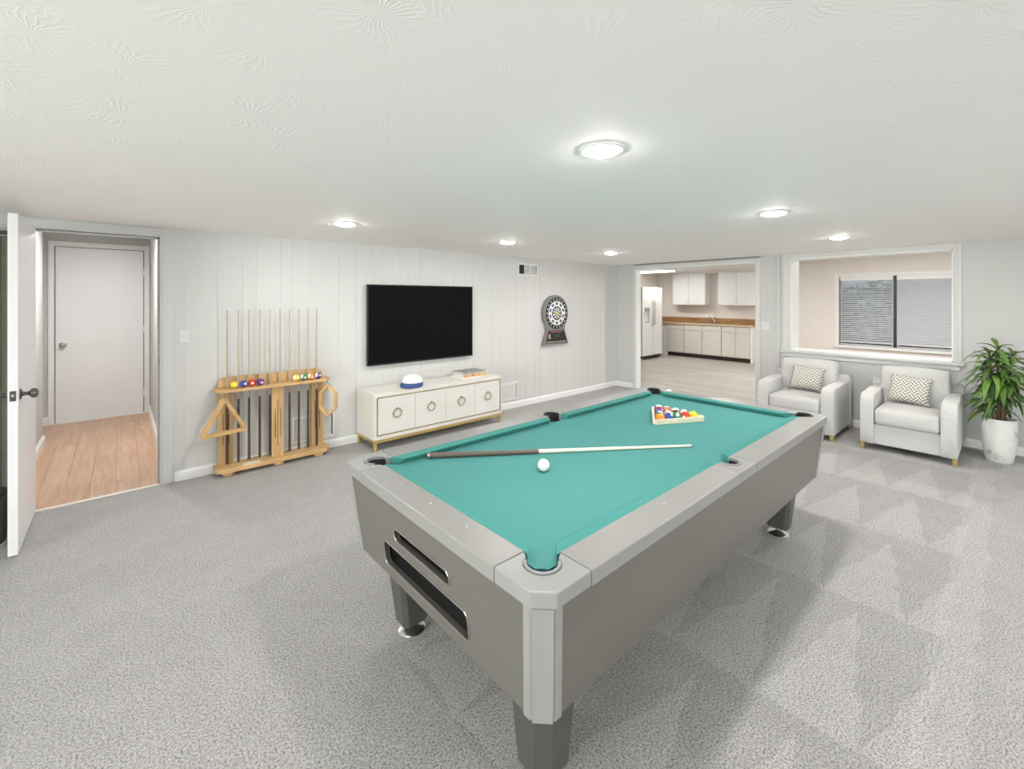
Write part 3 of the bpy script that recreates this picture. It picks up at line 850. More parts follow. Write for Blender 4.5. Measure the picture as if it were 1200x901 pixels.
# corner caps + pockets
cap_poly = [(CH, 0), (CE, 0), (CE, RW)] + arc(PC, PC, PR, -15, -255, 22) + [(RW, CE), (0, CE), (0, CH)]
def corner_map(sx, sy):
    return lambda u, v: (sx * (HLx - u), sy * (HWy - v))
for sx in (-1, 1):
    for sy in (-1, 1):
        f = corner_map(sx, sy)
        b = MB(); b.prism([f(u, v) for u, v in cap_poly], RZ0, RZ1)
        b.build('corner_cap', M_cap, pt, bevel=0.005)
        # pocket: rubber liner wall, collar on the rim, dark bottom
        cx, cy = f(PC, PC)
        b = MB()
        a0, a1 = (-15, -255)
        outer = arc(PC, PC, PR - 0.0005, -35, -235, 22); inner = arc(PC, PC, PR - 0.010, -35, -235, 22)
        b.prism([f(u, v) for u, v in outer + inner[::-1]], TH - 0.012, TH + 0.004)
        pk = b.build('pocket_collar', M_collar if sx < 0 else M_liner, pt, bevel=0.002)
        b = MB()
        outer = arc(PC, PC, PR + 0.004, a0, a1, 22); inner = arc(PC, PC, PR - 0.004, a0, a1, 22)
        b.prism([f(u, v) for u, v in outer + inner[::-1]], TH - 0.15, TH - 0.013)
        b.cyl((cx, cy, TH - 0.16), (cx, cy, TH - 0.15), PR + 0.004, n=24)
        b.build('pocket_liner', M_liner, pk)
# side pocket caps
for sy in (-1, 1):
    f = lambda u, v: (u, sy * (HWy - v))
    sp = [(-0.095, 0), (0.095, 0), (0.095, RW), (SPR + 0.004, RW)] + arc(0, SPC, SPR, 22, -202, 24) + [(-SPR - 0.004, RW), (-0.095, RW)]
    b = MB(); b.prism([f(u, v) for u, v in sp], RZ0, RZ1); b.build('side_cap', M_rail, pt, bevel=0.004)
    b = MB(); o_ = arc(0, SPC, SPR - 0.0005, 20, -200, 20); i_ = arc(0, SPC, SPR - 0.010, 20, -200, 20)
    b.prism([f(u, v) for u, v in o_ + i_[::-1]], TH - 0.012, TH + 0.004); pk = b.build('pocket_collar', M_collar if sy < 0 else M_liner, pt, bevel=0.002)
    b = MB(); o_ = arc(0, SPC, SPR + 0.002, 20, -200, 20); i_ = arc(0, SPC, SPR - 0.004, 20, -200, 20)
    b.prism([f(u, v) for u, v in o_ + i_[::-1]], TH - 0.15, TH - 0.013)
    b.cyl((0, sy * (HWy - SPC), TH - 0.16), (0, sy * (HWy - SPC), TH - 0.15), SPR + 0.002, n=24); b.build('pocket_liner', M_liner, pk)
# rails with an outer lip
GAP = 0.0012
for sy in (-1, 1):
    for x0, x1 in ((-HLx + CE + GAP, -0.095 - GAP), (0.095 + GAP, HLx - CE - GAP)):
        b = MB()
        pr = [(0.0, RZ0), (0.0, RZ1 - 0.004), (0.004, RZ1), (RW, RZ1), (RW, RZ0)]
        pr = [(sy * (HWy - v), z) for v, z in pr]
        b.prism(pr, x0, x1, 'x'); r_ = b.build('rail', M_rail, pt, bevel=0.002)
        for q in (0.25, 0.5, 0.75):
            c = MB(); c.lathe([(0, 0.0008), (0.005, 0.0008), (0.006, 0)], 12, (x0 + (x1 - x0) * q, sy * (HWy - RW * 0.62), RZ1)); c.build('sight', M_steel, r_)
for sx in (-1, 1):
    b = MB()
    pr = [(sx * (HLx - v), z) for v, z in [(0.0, RZ0), (0.0, RZ1 - 0.004), (0.004, RZ1), (RW, RZ1), (RW, RZ0)]]
    b.prism(pr, -HWy + CE + GAP, HWy - CE - GAP, 'y'); r_ = b.build('rail', M_rail, pt, bevel=0.002)
    for q in (0.25, 0.5, 0.75):
        c = MB(); c.lathe([(0, 0.0008), (0.005, 0.0008), (0.006, 0)], 12, (sx * (HLx - RW * 0.62), -HWy + CE + (TW - 2 * CE) * q, RZ1)); c.build('sight', M_steel, r_)
# cloth-covered bed with pocket bites
BZ = TH - 0.034
def bite(cxu, cyv, r, pts):
    return pts
bed = []
for sx, sy in ((-1, -1), (1, -1), (1, 1), (-1, 1)):
    f = corner_map(sx, sy)
    BC, BR = PC - 0.020, 0.058
    e = math.degrees(math.asin((RW - BC) / BR))
    loop = [f(u, v) for u, v in arc(BC, BC, BR, e, 90 - e, 10)]
    if (sx, sy) in ((-1, -1), (1, 1)):
        loop = loop[::-1]
    bed += loop
    if sy == -1 and sx == -1:
        bed += [(p[0], -(HWy - p[1])) for p in arc(0, SPC, 0.060, 150, 30, 10)]
    if sy == 1 and sx == 1:
        bed += [(p[0], (HWy - p[1])) for p in arc(0, SPC, 0.060, 30, 150, 10)]
b = MB(); b.prism(bed, BZ - 0.05, BZ); b.build('bed_cloth', M_cloth, pt)
# six cushions with mitred ends
def cushion_bar(p0, p1, inward, name='cushion', m0=0.05, m1=0.05):
    """p0,p1 on the inner rail line; inward unit normal; ends slanted by m0,m1 at the nose"""
    p0 = Vector((*p0, 0)); p1 = Vector((*p1, 0)); n = Vector((*inward, 0)); d = (p1 - p0).normalized()
    prof = [(0.0, BZ + 0.001), (0.0, TH - 0.002), (0.012, TH + 0.001), (0.044, TH - 0.003), (0.047, TH - 0.008), (0.030, BZ + 0.001)]
    A = [p0 + n * v + d * (m0 * v / 0.047) + Vector((0, 0, z)) for v, z in prof]
    B = [p1 + n * v - d * (m1 * v / 0.047) + Vector((0, 0, z)) for v, z in prof]
    q = MB(); q.hexa(A, B); return q.build(name, M_cushion, pt, bevel=0.002)
ix, iy = HLx - RW, HWy - RW
ce = PC + PR - RW + 0.012
for sy in (-1, 1):
    cushion_bar((-ix + ce, sy * iy), (-SPR - 0.014, sy * iy), (0, -sy), m1=0.022)
    cushion_bar((SPR + 0.014, sy * iy), (ix - ce, sy * iy), (0, -sy), m0=0.022)
for sx in (-1, 1):
    cushion_bar((sx * ix, -iy + ce), (sx * ix, iy - ce), (-sx, 0))
# cabinet panels, slightly tapered
PZ_T, PZ_B = RZ0, 0.348
IT, IB = 0.010, 0.052           # inset at top and bottom
CP = 0.115                      # post zone at the corners
def holed_slab(outl, holes, mapf, name, thick, m, parent):
    """flat panel with real holes, mapped (u, v) -> 3-D, extruded inwards"""
    q = MB(); bm = q.bm
    loops = []
    for L_ in [outl] + holes:
        vs_ = [bm.verts.new((u, v, 0)) for u, v in L_]
        loops.append(vs_)
    es = []
    for vs_ in loops:
        for i in range(len(vs_)):
            es.append(bm.edges.new((vs_[i], vs_[(i + 1) % len(vs_)])))
    bmesh.ops.triangle_fill(bm, use_beauty=True, edges=es)
    fs = bm.faces[:]
    r = bmesh.ops.extrude_face_region(bm, geom=fs)
    for v in [g for g in r['geom'] if isinstance(g, bmesh.types.BMVert)]:
        v.co.z = thick
    for v in bm.verts:
        v.co = Vector(mapf(v.co.x, v.co.y, v.co.z))
    return q.build(name, m, parent)
def panel_slab(outl, holes, mapf, name, thick, m):
    return holed_slab(outl, holes, mapf, name, thick, m, pt)
def slot(y0, y1, z0, z1, r):
    pts = []
    for cy, cz, a in ((y1 - r, z1 - r, 0), (y0 + r, z1 - r, 90), (y0 + r, z0 + r, 180), (y1 - r, z0 + r, 270)):
        pts += arc(cy, cz, r, a, a + 90, 6)
    return pts
def inset(z):
    return IB + (IT - IB) * (z - PZ_B) / (PZ_T - PZ_B)
yc = 0.808 + HWy
lo = slot(1.185 - yc, 1.785 - yc, 0.402, 0.504, 0.022)
up = slot(1.275 - yc, 1.675 - yc, 0.548, 0.600, 0.025)
oy = HWy - CP * 0.72
DB = IB - IT
outl = [(-oy + DB, PZ_B), (oy - DB, PZ_B), (oy, PZ_T), (-oy, PZ_T)]
endp = panel_slab(outl, [lo, up], lambda u, v, t: (-HLx + inset(v) + t, u, v), 'end_panel', 0.02, M_side)
for L_ in (lo, up):
    b = MB(); b.tube([(-HLx + inset(z) - 0.001, y, z) for y, z in L_], 0.0035, 6, closed=True); b.build('slot_trim', M_steel, endp, smooth=60)
b = MB()
for L_, dep in ((lo, 0.10), (up, 0.07)):
    y0 = min(p[0] for p in L_) - 0.008; y1 = max(p[0] for p in L_) + 0.008; z0 = min(p[1] for p in L_) - 0.006; z1 = max(p[1] for p in L_) + 0.006
    xf = -HLx + 0.092; xb = xf + dep
    b.box(xf - 0.02, xb, y0, y1, z0 - 0.006, z0); b.box(xf - 0.02, xb, y0, y1, z1, z1 + 0.006)
    b.box(xf - 0.02, xb, y0 - 0.006, y0, z0, z1); b.box(xf - 0.02, xb, y1, y1 + 0.006, z0, z1); b.box(xb, xb + 0.006, y0, y1, z0, z1)
b.build('ball_return_tray', M_tray, endp)
panel_slab(outl, [], lambda u, v, t: (HLx - inset(v) - t, u, v), 'end_panel', 0.02, M_side)
ox = HLx - CP * 0.72
for sy in (-1, 1):
    panel_slab([(-ox + DB, PZ_B), (ox - DB, PZ_B), (ox, PZ_T), (-ox, PZ_T)], [], lambda u, v, t: (u, sy * (HWy - inset(v) - t), v), 'side_panel', 0.02, M_side)
b = MB(); b.box(-HLx + 0.08, HLx - 0.08, -HWy + 0.08, HWy - 0.08, PZ_B + 0.004, PZ_B + 0.02); b.build('bottom_panel', M_tray, pt)
for sx in (-1, 1):
    for sy in (-1, 1):
        f = corner_map(sx, sy)
        def post(i, ext):
            o = i - 0.004
            return [f(o + CH, o), f(o + ext, o), f(o + ext, o + 0.03), f(o + CH + 0.012, o + 0.034), f(o + 0.034, o + CH + 0.012), f(o + 0.03, o + ext), f(o, o + ext), f(o, o + CH)]
        b = MB()
        b.hexa([(*p, PZ_B - 0.006) for p in post(IB, CP * 0.68)], [(*p, PZ_T - 0.0005) for p in post(IT, CP * 0.68)])
        po = b.build('corner_post', M_post, pt, bevel=0.003)
        # raised strip on the chamfer
        def strip(i):
            o = i - 0.004
            return [f(o + CH - 0.006, o + 0.0045), f(o + CH - 0.010, o + 0.0005), f(o + 0.0005, o + CH - 0.010), f(o + 0.0045, o + CH - 0.006)]
        b = MB(); b.hexa([(*p, PZ_B - 0.006) for p in strip(IB)], [(*p, PZ_T - 0.0005) for p in strip(IT)])
        b.build('post_strip', M_cap, po)
        # leg: chamfered post that narrows downwards, on a chrome leveller
        def legsec(h, c_, k):
            return [f(c_[0] + k * u, c_[1] + k * v) for u, v in ((-h + 0.042, -h), (h - 0.02, -h), (h, -h + 0.02), (h, h - 0.03), (h - 0.03, h), (-h + 0.02, h), (-h, h - 0.02), (-h, -h + 0.042))]
        lc = (0.205 if sx < 0 else 0.34, 0.20 if sy < 0 else 0.30)
        b = MB(); b.hexa([(*p, 0.055) for p in legsec(0.066, lc, 1)], [(*p, PZ_B + 0.004) for p in legsec(0.086, (lc[0] - 0.012, lc[1] - 0.012), 1)])
        lg = b.build('leg', M_leg, pt, bevel=0.004)
        cx, cy = f(*lc)
        b = MB(); b.lathe([(0, 0.0), (0.062, 0.0), (0.064, 0.004), (0.055, 0.012), (0.02, 0.02), (0.014, 0.026), (0.014, 0.06), (0, 0.06)], 28, (cx, cy, 0)); b.build('leveller_foot', M_chrome, lg, smooth=40)

# ------------------------------------------------------------------ balls, rack and cue on the table
def ball(loc, r, colour, striped, label, group, rot=None):
    b = MB(); bmesh.ops.create_uvsphere(b.bm, u_segments=24, v_segments=16, radius=r)
    o = b.build('billiard_ball', ball_mat(colour, striped), smooth=180, loc=loc)
    o.rotation_euler = rot or (random.uniform(-1, 1), random.uniform(-1, 1), random.uniform(0, 6))
    return tag(o, label, 'ball', group)
o = ball((1.496, 1.466, BZ + 0.0292), 0.0290, 'white', False, 'white cue ball alone on the teal cloth below the cue', None)
o.name = 'cue_ball'
RB = 0.0310
tri_c = Vector((2.80, 1.54)); tri_a = R(62)
def tri_pt(x, y):
    c, s = math.cos(tri_a), math.sin(tri_a)
    return (tri_c.x + c * x - s * y, tri_c.y + s * x + c * y)
# triangle corners at angles 0,120,240 round its centre; apex (the yellow ball) at the corner towards the near right
side_in = RB * (2 * 4 + 2 * math.sqrt(3)) + 0.004
rt_ = thing('triangle_rack', 'pale wooden triangle full of balls lying on the teal cloth', 'ball rack', (tri_c.x, tri_c.y, BZ), tri_a)
def tri_loop(side, cut):
    rr = side / math.sqrt(3)
    pts = []
    for k in range(3):
        a = R(120 * k)
        cx, cy = rr * math.cos(a), rr * math.sin(a)
        for s_ in (-1, 1):
            aa = a + PI + s_ * R(30) * -1
            pts.append((cx + cut * math.cos(aa), cy + cut * math.sin(aa)))
    return pts
def frame_bars(loopo, loopi, z0, z1, parent, m, name='bar'):
    n = len(loopo)
    for i in range(n):
        j = (i + 1) % n
        q = MB(); q.prism([loopo[i], loopo[j], loopi[j], loopi[i]], z0, z1); q.build(name, m, parent, bevel=0.0015)
so = side_in + 0.050
frame_bars(tri_loop(so, 0.030), tri_loop(side_in, 0.012), 0.0008, 0.033, rt_, M_palewood, 'bar')
apex = 2
names = [[('yellow', 0)], [('red', 0), ('blue', 1)], [('green', 0), ('black', 0), ('yellow', 1)], [('blue', 0), ('orange', 1), ('maroon', 1), ('red', 1)], [('orange', 0), ('green', 1), ('purple', 0), ('maroon', 0), ('purple', 1)]]
a_ap = R(240)
for row in range(5):
    for j in range(row + 1):
        # apex direction in triangle frame
        d = Vector((math.cos(a_ap), math.sin(a_ap))); pperp = Vector((-d.y, d.x))
        hgt = RB * math.sqrt(3)
        along = (2 * RB * math.sqrt(3) / 2) * (8 / 3.0 - row)
        p = d * along + pperp * ((j - row / 2.0) * 2 * RB)
        wx, wy = tri_pt(p.x, p.y)
        cname, st = names[row][j]
        ball((wx, wy, BZ + RB + 0.0005), RB - 0.0003, cname, bool(st), '%s %s ball inside the triangle on the pool table' % (('white ball with a %s stripe,' % cname) if st else ('solid %s' % cname), 'striped' if st else 'billiard') if not st else 'white and %s striped ball inside the triangle on the pool table' % cname, 'balls in the triangle on the table')
# cue lying on the cloth
def cue_parts(root, L_, m_shaft, m_butt, split, r_b=0.0145, r_t=0.0062):
    """cue along +z from the butt"""
    rs = r_b + (r_t - r_b) * split
    b = MB(); b.lathe([(0, 0.012), (r_b, 0.012), (rs + 0.0006, L_ * split), (0, L_ * split)], 14); bt = b.build('butt', m_butt, root, smooth=40)
    b = MB(); b.lathe([(0, 0), (r_b * 0.9, 0), (r_b, 0.012), (0, 0.013)], 14); b.build('bumper', M_steel, root, smooth=40)
    b = MB(); b.lathe([(0, L_ * split), (rs, L_ * split), (r_t, L_ - 0.03), (r_t, L_ - 0.012), (0, L_ - 0.012)], 14); b.build('shaft', m_shaft, root, smooth=40)
    b = MB(); b.lathe([(0, L_ - 0.012), (r_t, L_ - 0.012), (r_t * 0.8, L_), (0, L_)], 12); b.build('tip', mat('chalked_tip', (0.25, 0.32, 0.38), 0.9), root, smooth=40)
A_ = Vector((1.172, 1.974, BZ + 0.0155)); B_ = Vector((2.358, 1.165, BZ + 0.0070))
cue = thing('pool_cue', 'pool cue with dark butt and pale shaft lying across the teal cloth', 'pool cue', A_)
cue.rotation_mode = 'QUATERNION'
cue.rotation_quaternion = (B_ - A_).to_track_quat('Z', 'Y')
cue_parts(cue, (B_ - A_).length, M_paleshaft, M_greybutt, 0.40)

# ================================================================== CUE RACK
CUE_X = [0.701, 0.785, 0.868, 0.953, 1.037, 1.120, 1.204, 1.287, 1.370, 1.452]
ck = thing('cue_rack', 'light oak floor cue rack with shelf against the panelled wall', 'cue rack', (1.08, 4.50, 0))
def chamf(x0, x1, y0, y1, c):
    return [(x0, y1), (x0, y0 + c), (x0 + c, y0), (x1 - c, y0), (x1, y0 + c), (x1, y1)]
b = MB(); b.prism(chamf(-0.475, 0.475, -0.055, 0.125, 0.045), 0.035, 0.075); b.build('base_board', M_oak, ck, bevel=0.004)
for x in (-0.375, 0.02, 0.375):
    b = MB(); b.lathe([(0, 0), (0.036, 0), (0.045, 0.01), (0.047, 0.024), (0.04, 0.035), (0, 0.035)], 24, (x, -0.005, 0)); b.build('bun_foot', M_oak, ck, smooth=50)
# shelf with finger holes for the cues shown by notches at the rear lip
shelf_holes = [[(x_ - 1.08 + 0.0155 * math.cos(R(a_)), 0.048 + 0.0155 * math.sin(R(a_))) for a_ in range(0, 360, 30)] for x_ in CUE_X]
holed_slab(chamf(-0.478, 0.478, -0.06, 0.125, 0.05), shelf_holes, lambda u, v, t: (u, v, 0.725 + t), 'shelf', 0.027, M_oak, ck)
b = MB(); b.prism([(-0.44, 0.752), (0.44, 0.752), (0.44, 0.80), (0.405, 0.838), (-0.405, 0.838), (-0.44, 0.80)], 0.095, 0.118, 'y'); b.build('back_rail', M_oak, ck, bevel=0.003)
for x, wd, yf in ((-0.385, 0.115, 0.07), (0.012, 0.10, 0.0), (0.385, 0.115, 0.07)):
    b = MB(); b.box(x - wd / 2, x + wd / 2, yf, yf + 0.025, 0.075, 0.725)
    up_ = b.build('upright', M_oakv, ck, bevel=0.003)
    for dx, z0, z1 in ((-0.022, 0.25, 0.52), (0.0, 0.17, 0.60), (0.022, 0.25, 0.52)):
        b = MB(); b.box(x + dx - 0.0025, x + dx + 0.0025, yf - 0.0015, yf + 0.0015, z0, z1); b.build('inlay_slot', M_butt, up_)
b = MB(); b.box(-0.27, -0.14, -0.052, 0.0, 0.075, 0.079); b.build('chalk_tray', mat('pale_tray', (0.75, 0.70, 0.55), 0.4), ck)
for sx in (-1, 1):
    b = MB(); b.tube([(sx * 0.43, -0.058, 0.725), (sx * 0.43, -0.064, 0.715), (sx * 0.43, -0.085, 0.705), (sx * 0.43, -0.095, 0.712), (sx * 0.43, -0.095, 0.724)], 0.003, 6); b.build('hook', M_steel, ck, smooth=60)
ords = ['first', 'second', 'third', 'fourth', 'fifth', 'sixth', 'seventh', 'eighth', 'ninth', 'tenth']
cx_ = CUE_X
first = None
for i, x in enumerate(cx_):
    lab = '%s pool cue from the left standing in the oak cue rack' % ords[i]
    if first is None:
        first = thing('pool_cue', lab, 'pool cue', (x, 4.548, 0.0752), group='cues in the rack')
        cue_parts(first, 1.355, M_shaft, M_butt, 0.42, 0.0115, 0.0050)
    else:
        c = copy_tree(first); c.location = (x, 4.548, 0.0752); c['label'] = lab
cols = [('yellow', 0, 0.742), ('blue', 0, 0.812), ('red', 0, 0.880), ('purple', 0, 0.945), ('yellow', 1, 1.245), ('green', 1, 1.312), ('orange', 1, 1.378), ('purple', 1, 1.445)]
for cname, st, x in cols:
    ball((x, 4.478, 0.752 + 0.0312), 0.0310, cname, bool(st), ('white ball with %s stripe on the cue rack shelf' if st else 'solid %s ball on the cue rack shelf') % cname, 'balls on the cue rack shelf',
         (R(random.uniform(50, 80)), R(random.uniform(-15, 15)), R(random.uniform(-100, -60))))
# triangle hanging from the left hook
tr_ = thing('ball_triangle', 'oak ball triangle hanging from the left end of the cue rack', 'ball rack', (0.655, 4.402, 0.535), R(12))
tl = lambda side, cut: [(-y, x) for x, y in tri_loop(side, cut)]
q0, q1 = tl(0.375, 0.030), tl(0.285, 0.012)
for i in range(6):
    j = (i + 1) % 6
    b = MB(); b.prism([q0[i], q0[j], q1[j], q1[i]], -0.028, 0.028, 'y'); b.build('bar', M_oak, tr_, bevel=0.003)
tr_.location.z = 0.702 - 0.375 / math.sqrt(3) + 0.028 - 0.02
# nine-ball hexagonal rack hanging from the right hook
hx = thing('diamond_rack', 'oak six-sided ball rack hanging from the right end of the cue rack', 'ball rack', (1.515, 4.405, 0.545), R(-46))
ho = [(0, 0.155), (0.072, 0.09), (0.085, -0.04), (0.03, -0.155), (-0.045, -0.14), (-0.085, -0.02), (-0.072, 0.09)]
ho = [(0.0, 0.16), (0.085, 0.075), (0.085, -0.075), (0.0, -0.16), (-0.085, -0.075), (-0.085, 0.075)]
hi = [(u * 0.70, v * 0.80) for u, v in ho]
for i in range(6):
    j = (i + 1) % 6
    b = MB(); b.prism([ho[i], ho[j], hi[j], hi[i]], -0.022, 0.022, 'y'); b.build('bar', M_oak, hx, bevel=0.003)

# ================================================================== CREDENZA AND THINGS ON IT
CX0, CX1, CY0, CY1, CZ0, CZ1 = 1.885, 3.545, 4.20, 4.62, 0.115, 0.572
cr_ = thing('credenza', 'ivory four-door credenza with gold trim under the television', 'cabinet', ((CX0 + CX1) / 2, (CY0 + CY1) / 2, 0))
cw, cdp = (CX1 - CX0) / 2, (CY1 - CY0) / 2
b = MB()
ft = 0.035
b.box(-cw, cw, -cdp + 0.02, cdp, CZ0, CZ0 + 0.03); b.box(-cw, cw, -cdp + 0.02, cdp, CZ1 - 0.03, CZ1)
b.box(-cw, -cw + 0.03, -cdp + 0.02, cdp, CZ0 + 0.03, CZ1 - 0.03); b.box(cw - 0.03, cw, -cdp + 0.02, cdp, CZ0 + 0.03, CZ1 - 0.03)
b.box(-cw + 0.03, cw - 0.03, cdp - 0.02, cdp, CZ0 + 0.03, CZ1 - 0.03)
b.build('body', M_ivory, cr_, bevel=0.002)
b = MB()
b.box(-cw, cw, -cdp, -cdp + 0.02, CZ0, CZ0 + 0.038); b.box(-cw, cw, -cdp, -cdp + 0.02, CZ1 - 0.032, CZ1)
b.box(-cw, -cw + 0.032, -cdp, -cdp + 0.02, CZ0 + 0.038, CZ1 - 0.032); b.box(cw - 0.02, cw, -cdp, -cdp + 0.02, CZ0 + 0.038, CZ1 - 0.032)
b.build('face_frame', M_ivory, cr_, bevel=0.0015)
fx0, fx1, fz0, fz1 = -cw + 0.032, cw - 0.02, CZ0 + 0.038, CZ1 - 0.032
b = MB()
g = 0.008
b.box(fx0, fx1, -cdp - 0.003, -cdp + 0.015, fz0, fz0 + g); b.box(fx0, fx1, -cdp - 0.003, -cdp + 0.015, fz1 - g, fz1)
b.box(fx0, fx0 + g, -cdp - 0.003, -cdp + 0.015, fz0 + g, fz1 - g); b.box(fx1 - g, fx1, -cdp - 0.003, -cdp + 0.015, fz0 + g, fz1 - g)
M_agold = mat('antique_gold', (0.40, 0.31, 0.15), 0.35, 0.6)
b.build('gold_trim', M_agold, cr_)
dx = [fx0 + g + 0.001] + [v - (CX0 + CX1) / 2 for v in (2.345, 2.735, 3.135)] + [fx1 - g - 0.001]
for i in range(4):
    b = MB(); b.box(dx[i] + 0.0015, dx[i + 1] - 0.0015, -cdp + 0.001, -cdp + 0.018, fz0 + g + 0.001, fz1 - g - 0.001)
    dr = b.build('door', M_ivoryd, cr_, bevel=0.0015)
    pxx = (dx[i] + dx[i + 1]) / 2; pz = (fz0 + fz1) / 2 + 0.012
    b = MB(); b.tube([(pxx + 0.045 * math.cos(R(a)), -cdp - 0.007, pz + 0.045 * math.sin(R(a))) for a in range(0, 360, 12)], 0.0048, 8, closed=True)
    b.build('ring_pull', M_agold, dr, smooth=60)
    b = MB(); b.cyl((pxx, -cdp + 0.002, pz + 0.045), (pxx, -cdp - 0.014, pz + 0.045), 0.011, 0.009, 12); b.build('pull_boss', M_agold, dr, smooth=40)
b = MB()
b.box(-cw + 0.006, cw - 0.006, -cdp + 0.006, -cdp + 0.034, 0.082, CZ0 - 0.0005); b.box(-cw + 0.006, cw - 0.006, cdp - 0.034, cdp - 0.006, 0.082, CZ0 - 0.0005)
b.box(-cw + 0.006, -cw + 0.034, -cdp + 0.034, cdp - 0.034, 0.082, CZ0 - 0.0005); b.box(cw - 0.034, cw - 0.006, -cdp + 0.034, cdp - 0.034, 0.082, CZ0 - 0.0005)
b.build('base_frame', M_goldp, cr_, bevel=0.0015)
for sx in (-1, 1):
    for sy in (-1, 1):
        b = MB(); x = sx * (cw - 0.02); y = sy * (cdp - 0.02); b.box(x - 0.014, x + 0.014, y - 0.014, y + 0.014, 0, 0.082); b.build('leg', M_goldp, cr_, bevel=0.0015)

# white cap with navy brim
hat = thing('cap', 'white cap with navy blue brim on the credenza', 'cap', (2.43, 4.42, CZ1), R(-125))
hat.scale = (1.1, 1.1, 0.95)
b = MB()
prof = [(0.098, 0.012), (0.104, 0.02), (0.103, 0.05), (0.092, 0.085), (0.066, 0.112), (0.03, 0.126), (0.0, 0.129)]
b.lathe(prof, 36)
for v in b.bm.verts:      # higher front, sloping back, a little creased
    v.co.x *= 1.12
    v.co.z *= 1.0 + 0.18 * (v.co.x / 0.11) * (v.co.z / 0.13)
b.build('crown', M_capwhite, hat, smooth=60)
b = MB(); b.lathe([(0.100, 0.0005), (0.106, 0.0005), (0.108, 0.030), (0.100, 0.032)], 36)
for v in b.bm.verts:
    v.co.x *= 1.12
b.build('band', M_blue, hat, smooth=40)
b = MB()
n = 16
rows = []
for i in range(n + 1):
    a = R(-82 + 164 * i / n)
    e = math.cos(a) ** 0.6 if math.cos(a) > 0 else 0
    xi, yi = 0.108 * 1.12 * math.cos(a), 0.108 * math.sin(a)
    L_ = 0.085 * e
    rows.append([(xi - 0.004, yi, 0.040), (xi + L_, yi * (1 + 0.12 * e), 0.012), (xi + L_, yi * (1 + 0.12 * e), 0.006), (xi - 0.004, yi, 0.032)])
vr = [[b.bm.verts.new((p[0], p[1], max(0.0005, p[2]))) for p in r] for r in rows]
for i in range(n):
    for k in range(4):
        l = (k + 1) % 4
        b.face([vr[i][k], vr[i + 1][k], vr[i + 1][l], vr[i][l]])
b.face(vr[0][::-1]); b.face(vr[-1])
b.build('brim', M_blue, hat, smooth=50)
b = MB(); b.lathe([(0, 0.006), (0.007, 0.004), (0.008, 0)], 12, (0.0, 0, 0.127)); b.build('button', M_blue, hat, smooth=60)

def book(cx, cy, z, L_, W_, h, rz, mc, ms, label):
    t = thing('book', label, 'book', (cx, cy, z), rz, group='books on the credenza')
    c_ = 0.003
    b = MB(); b.box(-L_ / 2 + 0.006, L_ / 2 - 0.006, -W_ / 2 + 0.004, W_ / 2 - 0.006, c_, h - c_); b.build('pages', mat('book_pages', (0.82, 0.79, 0.72), 0.9, var=0.08, scale=200, stretch=(0.02, 0.02, 1)), t)
    b = MB(); b.box(-L_ / 2, L_ / 2, -W_ / 2, W_ / 2, 0.0004, c_); b.box(-L_ / 2, L_ / 2, -W_ / 2, W_ / 2, h - c_, h); b.build('cover', mc, t)
    b = MB(); b.box(-L_ / 2, L_ / 2, -W_ / 2 - 0.003, -W_ / 2, 0.0004, h); b.build('spine', ms, t, bevel=0.001)
    return t
M_bgrey = mat('grey_book_cloth', (0.30, 0.31, 0.30), 0.7, var=0.06)
M_bwhite = mat('white_book_cloth', (0.80, 0.79, 0.76), 0.6)
M_borange = mat('amber_book_spine', (0.72, 0.42, 0.20), 0.5, var=0.5, scale=14)
z = CZ1
book(3.18, 4.44, z, 0.34, 0.23, 0.016, R(5), M_bwhite, M_bwhite, 'thin white book at the bottom of the stack on the credenza')
book(3.225, 4.435, z + 0.0164, 0.36, 0.22, 0.036, R(3), M_bwhite, M_borange, 'white book with amber spine in the middle of the stack')
book(3.225, 4.445, z + 0.0528, 0.34, 0.21, 0.022, R(3), M_bgrey, M_bgrey, 'grey book on top of the stack on the credenza')

# ================================================================== TELEVISION, DARTBOARD, GRILLES, SWITCHES
tv = thing('television', 'large black flat television mounted on the panelled wall', 'television', (2.69, WY, 0.80))
b = MB(); b.box(-0.70, 0.70, -0.052, -0.018, 0, 0.885); b.build('housing', M_black, tv, bevel=0.004)
b = MB(); b.box(-0.688, 0.688, -0.0535, -0.0521, 0.018, 0.875); b.build('screen', M_screen, tv)
b = MB(); b.box(-0.25, 0.25, -0.018, -0.0005, 0.2, 0.65); b.build('wall_bracket', M_black, tv)

db = thing('dartboard', 'grey electronic dartboard with round target hung on the panelled wall', 'dartboard', (4.955, WY, 1.31))
outl = arc(0, 0, 0.275, -38, 218, 40)
outl = outl + [(-0.205, -0.20), (-0.20, -0.27), (-0.285, -0.475), (0.285, -0.475), (0.20, -0.27), (0.205, -0.20)]
b = MB(); b.prism(outl, -0.055, -0.001, 'y'); b.build('shell', mat('grey_dartboard_shell', (0.20, 0.195, 0.19), 0.45), db, bevel=0.008, seg=3)
b = MB(); b.lathe([(0, -0.0585), (0.235, -0.0585), (0.240, -0.0552), (0.0, -0.0552)], 48, (0.012, 0, 0.0), 'y'); fc = b.build('target_face', M_black, db)
def wedge(q, r0, r1, a0, a1, y, cx=0.012, n=3):
    pts = arc(0, 0, r1, a0, a1, n) + (arc(0, 0, r0, a1, a0, n) if r0 > 0 else [(0, 0)])
    q.prism([(cx + u, v) for u, v in pts], y, -0.0586, 'y')
M_dw = mat('white_segment', (0.80, 0.80, 0.78), 0.5)
M_dy = mat('yellow_segment', (0.70, 0.60, 0.15), 0.5)
M_db = mat('blue_segment', (0.06, 0.06, 0.35), 0.5)
